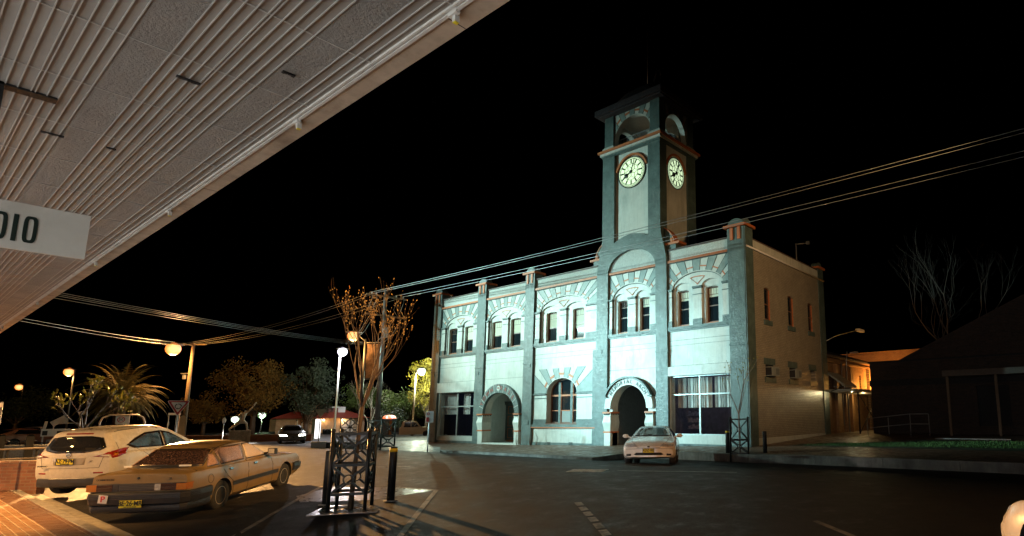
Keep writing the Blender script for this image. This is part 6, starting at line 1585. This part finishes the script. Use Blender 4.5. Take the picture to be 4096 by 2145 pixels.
# sign trailer
tr0 = at(222, 1730, 32); tr = empty('sign_trailer', 'white sign trailer with a tilted louvre arm', 'trailer', (tr0.x, tr0.y, -.05), facing(tr0))
zt = at(222, 1716, 32).z+.05; zb = at(222, 1745, 32).z+.05
k = MB(); k.box(-.55, .55, -.1, .1, zb, zt); k.box(-.5, -.3, -.14, -.1, zb+.05, zb+.3, 1); k.box(.05, .35, -.13, -.1, zb+.1, zb+.28, 1); k.build('body', [m_white, m_black], tr, local=True)
k = MB()
for x in (-.45, .4): k.bar((x, 0, 0), (x, 0, zb), .06)
k.build('leg', m_steel, tr, local=True)
k = MB(); k.bar((-.45, 0, zt), (-.4, 0, zt+.42), .14, .12); k.bar((-.2, 0, zt+.25), (.32, 0, zt+.62), .08, .3); k.bar((.1, 0, zt+.40), (.4, 0, zt+.42), .08, .28)
k.bar((-.1, 0, zt), (-.1, 0, zt+.35), .05); k.bar((-.1, 0, zt+.3), (.9, 0, zt+.3), .03); k.build('louvre_arm', M('tan_white', (.6, .5, .4), .6), tr, local=True)
# utility truck
u0 = at(1640, 1715, 60); ut = empty('utility_truck', 'beige utility truck parked beyond the phone booth', 'truck', (u0.x, u0.y, -.42), facing(u0))
p_bg = paint('beige_paint', (.50, .41, .28), .4)
k = MB(); side = [(-1.0, .45), (-1.0, 1.15), (-.85, 1.2), (-.72, 1.75), (-.6, 1.82), (.45, 1.82), (.6, 1.78), (1.0, 1.25), (1.1, 1.2), (2.2, 1.1), (2.42, 1.0), (2.45, .5), (2.2, .45), (2.12, .7), (1.85, .85), (1.5, .85), (1.25, .7), (1.2, .45)]
k.plate(side, [], -.85, .85, 0); k.build('cab', p_bg, ut, local=True, bevel=.04)
k = MB(); k.plate([(-.6, 1.2), (-.52, 1.68), (.05, 1.68), (.05, 1.2)], [], -.865, -.855); k.plate([(.12, 1.2), (.12, 1.68), (.5, 1.68), (.82, 1.25)], [], -.865, -.855); k.build('side_window', m_carglass, ut, local=True)
k = MB(); k.box(-3.0, -1.05, -.9, .9, .75, .85, 0); k.box(-3.0, -1.05, -.92, -.88, .85, 1.15, 0); k.box(-1.12, -1.05, -.9, .9, .85, 1.8, 0); k.build('tray', m_black, ut, local=True)
for x in (-2.2, 1.68):
    k = MB()
    for y in (-.82, .62): k.lathe([(.2, y-.0), (.36, y), (.38, y+.04), (.38, y+.18), (.36, y+.2), (.0001, y+.2)], 24, 0, Matrix.Translation((x, 0, .38)) @ Matrix.Rotation(-pi/2, 4, 'X'))
    k.build('wheel', m_tyre, ut, local=True)
k = MB(); k.box(2.44, 2.5, -.8, .8, .55, .68, 0); k.box(2.44, 2.47, -.7, -.45, .78, .95, 1); k.bar((.35, -.86, 1.25), (.55, -1.0, 1.5), .03, .03, 0); k.build('bumper', [m_steel, m_clear], ut, local=True)
# white car corner at the lower right
hq = groundpt(4012, 2108, .58); hh = 2.37; loc_ = Vector((3.50, .80))
wx = hq.x-(cos(hh)*loc_.x-sin(hh)*loc_.y); wy = hq.y-(sin(hh)*loc_.x+cos(hh)*loc_.y)
far_car('white_car', 'white car corner with a headlamp, cut by the lower right frame edge', paint('pinkish_white_paint', (.66, .60, .56), .3), (wx, wy, gz(wy+1.2)), hh)
# alley lights
wf = empty('wall_flood', 'small flood lamp at the rear corner of the side wall', 'wall light', (-12.2, 33.4, 3.3)); k = MB(); k.box(-12.3, -12.1, 33.35, 33.5, 3.2, 3.38); k.bar((-12.2, 33.42, 3.3), (-12.85, 33.0, 3.3), .03); k.build('lamp_head', m_steel, wf)
lamp('SPOT', 'rear_flood', (-11.8, 33.25, 3.0), 560, (1, .84, .44), .08, (-13.0, 28.2, 2.3), 105, .9)
lamp('SPOT', 'rear_flood_back', (-11.9, 40.9, 3.5), 900, (1, .36, .06), .1, (-14.5, 42, 4.3), 160, .5)
lamp('POINT', 'rear_flood_mid', (-12.4, 38.8, 3.5), 170, (1, .42, .08), .1)
lamp('POINT', 'canopy_light', (-12.3, 36.6, 2.7), 30, (1, .62, .22), .1)
for j, (x, y) in enumerate(((-16.8, .2), (-21.5, -.2))):  # added lamps with no known fixture, put up to light the near pavement
    al = empty('added_awning_lamp', ('orange bulkhead lamp under the awning behind the old sedan', 'orange bulkhead lamp under the awning beside the brown brick wall')[j], 'lamp', (x, y, AZ_-.02)); k = MB(); k.lathe([(.14, 0), (.14, -.05), (.0001, -.05)], 16); k.build('base', m_steel, al, local=True)
    k = MB(); k.ball((0, 0, -.06), .1, 12); k.build('globe', g_sod, al, local=True); lamp('SPOT', 'pavement_fill', (x, y, AZ_-.3), 1300, (1, .50, .15), .1, (x, y+.9, 0), 100, .7)
# ---------------------------------------------------------------- walls, planters, tables at the left
m_wbrick = bricks('whitewashed_brick', (.46, .45, .42), (.38, .37, .34), (.25, .24, .22), 'xz', .24, .086, .012, .7, .6)
m_rbrick = bricks('garden_brick', (.30, .13, .07), (.22, .09, .05), (.26, .17, .11), 'xz', .24, .086, .012, .8, .6)
def low_wall(label, pxa, pxb, depth_a, depth_b, pyt, z0, z1, th, mat, name='garden_wall', cap=None):
    a = at(pxa, pyt, depth_a); b = at(pxb, pyt, depth_b); d = Vector((b.x-a.x, b.y-a.y, 0)); L_ = d.length; rz = math.atan2(d.y, d.x)
    o = empty(name, label, 'wall', (a.x, a.y, 0), rz)
    k = MB(); k.box(0, L_, 0, th, z0, z1-.05); k.build('wall', mat, o, local=True)
    k = MB(); k.box(-.02, L_+.02, -.02, th+.02, z1-.05, z1); k.build('coping', cap or mat, o, local=True)
    return o
low_wall('brown brick garden wall beside the crossover wagon', -700, 163, 15.0, 15.5, 1840, -.2, .76, .24, m_rbrick, cap=m_brk)
low_wall('whitewashed low brick wall behind the picnic table', -500, 215, 27, 27, 1790, -.1, .70, .3, m_wbrick, cap=m_wbrick)
low_wall('long low red-brown wall along the park edge', 560, 1245, 50, 50, 1740, -.3, .42, .3, m_rbrick)
low_wall('thin rail wall far behind the median', 1080, 1250, 88, 88, 1676, -.4, 1.7, .2, m_rbrick)
low_wall('grey brick planter wall at the roundabout corner', 1262, 1492, 31, 30.6, 1775, -.1, .52, .5, bricks('grey_brick', (.26, .23, .2), (.2, .18, .16), (.15, .14, .12), 'xz', .24, .086, .01, .7, .6), name='planter_wall')
q = at(1274, 1780, 30.6); pc = empty('planter_pillar', 'pale stone block ending the roundabout planter wall', 'pillar', (q.x, q.y, -.1), facing(q)); k = MB(); k.box(-.34, .34, -.3, .3, .12, .66); k.box(-.4, .4, -.36, .36, 0, .12); k.build('block', M('pale_stone', (.48, .45, .40), .7, bs=.5), pc, local=True, bevel=.01)
# traffic island
isl = MB(); c0 = groundpt(1275, 1812, -.02)
pts = [groundpt(x, y, 0) for x, y in ((1208, 1800), (1215, 1812), (1262, 1818), (1300, 1812), (1500, 1820), (1760, 1825), (1760, 1790), (1500, 1775), (1300, 1768), (1240, 1772), (1215, 1785))]
isl.plate([(p.x, p.y) for p in pts], [], .03, -.2, 0, axis='z'); struct(isl.build('traffic_island', m_conc), 'concrete-edged traffic island at the roundabout')
isl = MB(); cen = sum(pts, Vector())/len(pts); isl.plate([tuple((cen+(p-cen)*.93)[:2]) for p in pts], [], .034, -.1, 0, axis='z'); struct(isl.build('island_paving', m_pav), 'paving on the traffic island')
for j, (px, lab) in enumerate(((8, 'chain post cut by the left edge'), (124, 'middle chain post behind the picnic table'), (236, 'right chain post beside the crossover wagon'))):
    q = at(px, 1738, 25); o = empty('chain_post', lab, 'post', (q.x, q.y, .05), group='chain posts'); k = MB(); k.box(-.12, .12, -.12, .12, 0, q.z-.12); k.add([(-.12, -.12, q.z-.12), (.12, -.12, q.z-.12), (.12, .12, q.z-.12), (-.12, .12, q.z-.12), (-.06, -.06, q.z-.05), (.06, -.06, q.z-.05), (.06, .06, q.z-.05), (-.06, .06, q.z-.05)], [(0, 1, 5, 4), (1, 2, 6, 5), (2, 3, 7, 6), (3, 0, 4, 7), (4, 5, 6, 7)]); k.build('post', m_black, o, local=True)
for (a_, b_), lab in (((8, 124), 'sagging chain between the left and middle posts'), ((124, 236), 'sagging chain between the middle and right posts')):
    A_, B_ = at(a_, 1752, 25), at(b_, 1751, 25); k = MB()
    for i in range(28):
        u = (i+.5)/28; p = A_.lerp(B_, u)-Vector((0, 0, .22*4*u*(1-u))); k.lathe([(.012, -.035), (.02, 0), (.012, .035)], 6, 0, Matrix.Translation(p) @ (B_-A_).to_track_quat('Z', 'Y').to_matrix().to_4x4())
    tag(k.build('chain', m_black), lab, 'chain', 'chains between the posts')
tb0 = at(95, 1793, 22); tb_ = empty('picnic_table', 'timber-topped picnic table on black legs in front of the white wall', 'table', (tb0.x, tb0.y, 0), facing(tb0)+.1)
k = MB()
for i in range(5): k.box(-.75, .75, -.36+i*.15, -.23+i*.15, tb0.z-.04, tb0.z)
k.build('tabletop', M('table_slats', (.32, .22, .14), .5), tb_, local=True)
for x in (-.4, .35): k = MB(); k.bar((x, 0, 0), (x, 0, tb0.z-.05), .06, .06); k.bar((x, -.3, tb0.z-.06), (x, .3, tb0.z-.06), .05, .04); k.build('leg', m_black, tb_, local=True)
k = MB(); k.box(-.75, .75, -.85, -.6, .42, .46); k.bar((-.4, -.72, 0), (-.4, -.72, .42), .05); k.bar((.4, -.72, 0), (.4, -.72, .42), .05); k.build('bench', M('bench_slats', (.32, .22, .14), .5), tb_, local=True)

# statue: a lunging figure reaching up
s0 = at(962, 1712, 46); fgm = MB()
so = empty('statue', 'pale statue of a lunging figure with one arm raised', 'statue', (s0.x, s0.y, -.1), facing(s0))
k = MB(); k.box(-.7, .7, -.4, .4, 0, 1.0); k.build('plinth', m_conc, so, local=True)
J = {'pel': ((.0, 0, 1.75), .15), 'chest': ((.14, 0, 2.2), .17), 'neck': ((.2, 0, 2.42), .07), 'head': ((.22, 0, 2.6), .12), 'sL': ((.28, .1, 2.36), .08), 'eL': ((.5, .1, 2.6), .06), 'hL': ((.72, .1, 2.95), .045),
     'sR': ((.0, -.1, 2.34), .08), 'eR': ((-.2, -.15, 2.15), .06), 'hR': ((-.1, -.3, 1.95), .045), 'kL': ((.38, .05, 1.55), .09), 'fL': ((.42, .05, 1.05), .06), 'tL': ((.6, .05, 1.02), .045), 'kR': ((-.36, 0, 1.4), .09), 'fR': ((-.75, 0, 1.08), .06), 'tR': ((-.65, 0, 1.02), .045)}
names = list(J); ed = [('pel', 'chest'), ('chest', 'neck'), ('neck', 'head'), ('chest', 'sL'), ('sL', 'eL'), ('eL', 'hL'), ('chest', 'sR'), ('sR', 'eR'), ('eR', 'hR'), ('pel', 'kL'), ('kL', 'fL'), ('fL', 'tL'), ('pel', 'kR'), ('kR', 'fR'), ('fR', 'tR')]
me = bpy.data.meshes.new('figure'); me.from_pydata([J[n][0] for n in names], [(names.index(a), names.index(b)) for a, b in ed], []); me.materials.append(M('statue_stone', (.5, .46, .4), .5))
fo = bpy.data.objects.new('figure', me); COL.objects.link(fo); fo.parent = so
md = fo.modifiers.new('skin', 'SKIN'); md.use_smooth_shade = True
for i, n in enumerate(names): me.skin_vertices[0].data[i].radius = (J[n][1], J[n][1])
me.skin_vertices[0].data[0].use_root = True
fo.modifiers.new('sub', 'SUBSURF').levels = 1
k = MB(); k.tube([(.72, .1, 2.9), (.86, .1, 3.25)], .03, 6); k.add([(.80, .1, 3.1), (.88, .1, 3.3), (.60, .1, 2.95), (.80, .14, 3.1), (.88, .14, 3.3), (.60, .14, 2.95)], [(0, 1, 2), (5, 4, 3), (0, 3, 4, 1), (1, 4, 5, 2), (2, 5, 3, 0)]); k.build('torch', m_white, so, local=True)
# weeds by the hall wall
for j, (x, y) in enumerate(((-28.3, 22.6), (-27.4, 22.6), (-26.9, 22.65), (-28.6, 22.6))):
    o = empty('dead_shrub', ('thin leafless shrub against the pier right of the town hall arch', 'thin leafless shrub left of the arched window', 'small bare twigs below the arched window', 'thin leafless shrub at the foot of the arch pier')[j], 'shrub', (x, y, pz(x, y)))
    k = MB(); rnd = random.Random(j)
    for i in range(6): k.tube([(0, 0, -.05), (rnd.uniform(-.12, .12), rnd.uniform(-.05, .05), .4), (rnd.uniform(-.25, .25), rnd.uniform(-.1, .05), rnd.uniform(.6, 1.0))], [.012, .008, .003], 4)
    k.build('stems', m_barkp, o, local=True)
# ---------------------------------------------------------------- lights and world
COOL = (.56, 1.0, .97); SOD = (1.0, .42, .10); WARM = (1.0, .72, .36)
lamp('SPOT', 'flood_main', (-45.5, 3.0, 11.6), 49000, (.64, 1.0, .92), .25, (-27.5, 22.9, 7.6), 53, .8)
lamp('SPOT', 'flood_tower', (-34, 2.0, 5.0), 34000, (.50, .94, 1), .2, (-20.4, 22.9, 4.0), 34, 1.0)
lamp('SPOT', 'street_right', (.4, 9.0, 9.0), 27000, (1, .50, .15), .3, (-19.0, 4.6, 1.8), 27, 1.0)
lamp('SPOT', 'corner_light', (0.5, 15.0, 8.5), 4600, (1, .58, .25), .3, (-14.2, 25.0, 7.4), 60, 1.0)
lamp('SPOT', 'lamp_a_beam', (LAh.x, LAh.y, LAh.z-1.2), 260000, (1, .5, .16), .15, (-21, 4.0, 0), 30, 1.0)
lamp('SPOT', 'added_spot_right', (14, 3.0, 8.5), 9500, SOD, .25, (-13.2, 16.6, .7), 13, .9)  # added spot without a street lamp: warms the right of the parked sedan
lamp('SPOT', 'added_spot_left', (-27, .4, 3.3), 8000, (1, .97, .9), .2, (-13.6, 16.6, .7), 13, .9)  # added spot, no known shop lamp: whitens the left of the parked sedan
lamp('POINT', 'shop_room', (-15.5, 24.6, 3.6), 11, (.8, .72, 1), .3)
w = bpy.data.worlds.new('World'); sc.world = w; w.use_nodes = True
sky = w.node_tree.nodes.new('ShaderNodeTexSky'); sky.sky_type = 'NISHITA'; sky.sun_disc = False; sky.sun_elevation = R(-7); sky.sun_rotation = R(200)
w.node_tree.links.new(sky.outputs[0], w.node_tree.nodes['Background'].inputs[0]); w.node_tree.nodes['Background'].inputs[1].default_value = .05
# ---------------------------------------------------------------- camera
cd = bpy.data.cameras.new('camera'); cam = bpy.data.objects.new('camera', cd); COL.objects.link(cam); sc.camera = cam
cam.matrix_world = Matrix(((RT.x, UP.x, -F0.x, 0), (RT.y, UP.y, -F0.y, 0), (RT.z, UP.z, -F0.z, CAMZ), (0, 0, 0, 1)))
cd.sensor_width = 36; cd.lens = FL/4096*36; cd.shift_x = (2048-PCX)/4096; cd.shift_y = (PCY-1072.5)/4096; cd.clip_end = 3000; cd.clip_start = .05
sc.view_settings.view_transform = 'Standard'; sc.view_settings.look = 'None'; sc.view_settings.exposure = 0; sc.view_settings.gamma = 1
sc.cycles.use_denoising = True
sc.cycles.sample_clamp_indirect = 4
sc.cycles.max_bounces = 6
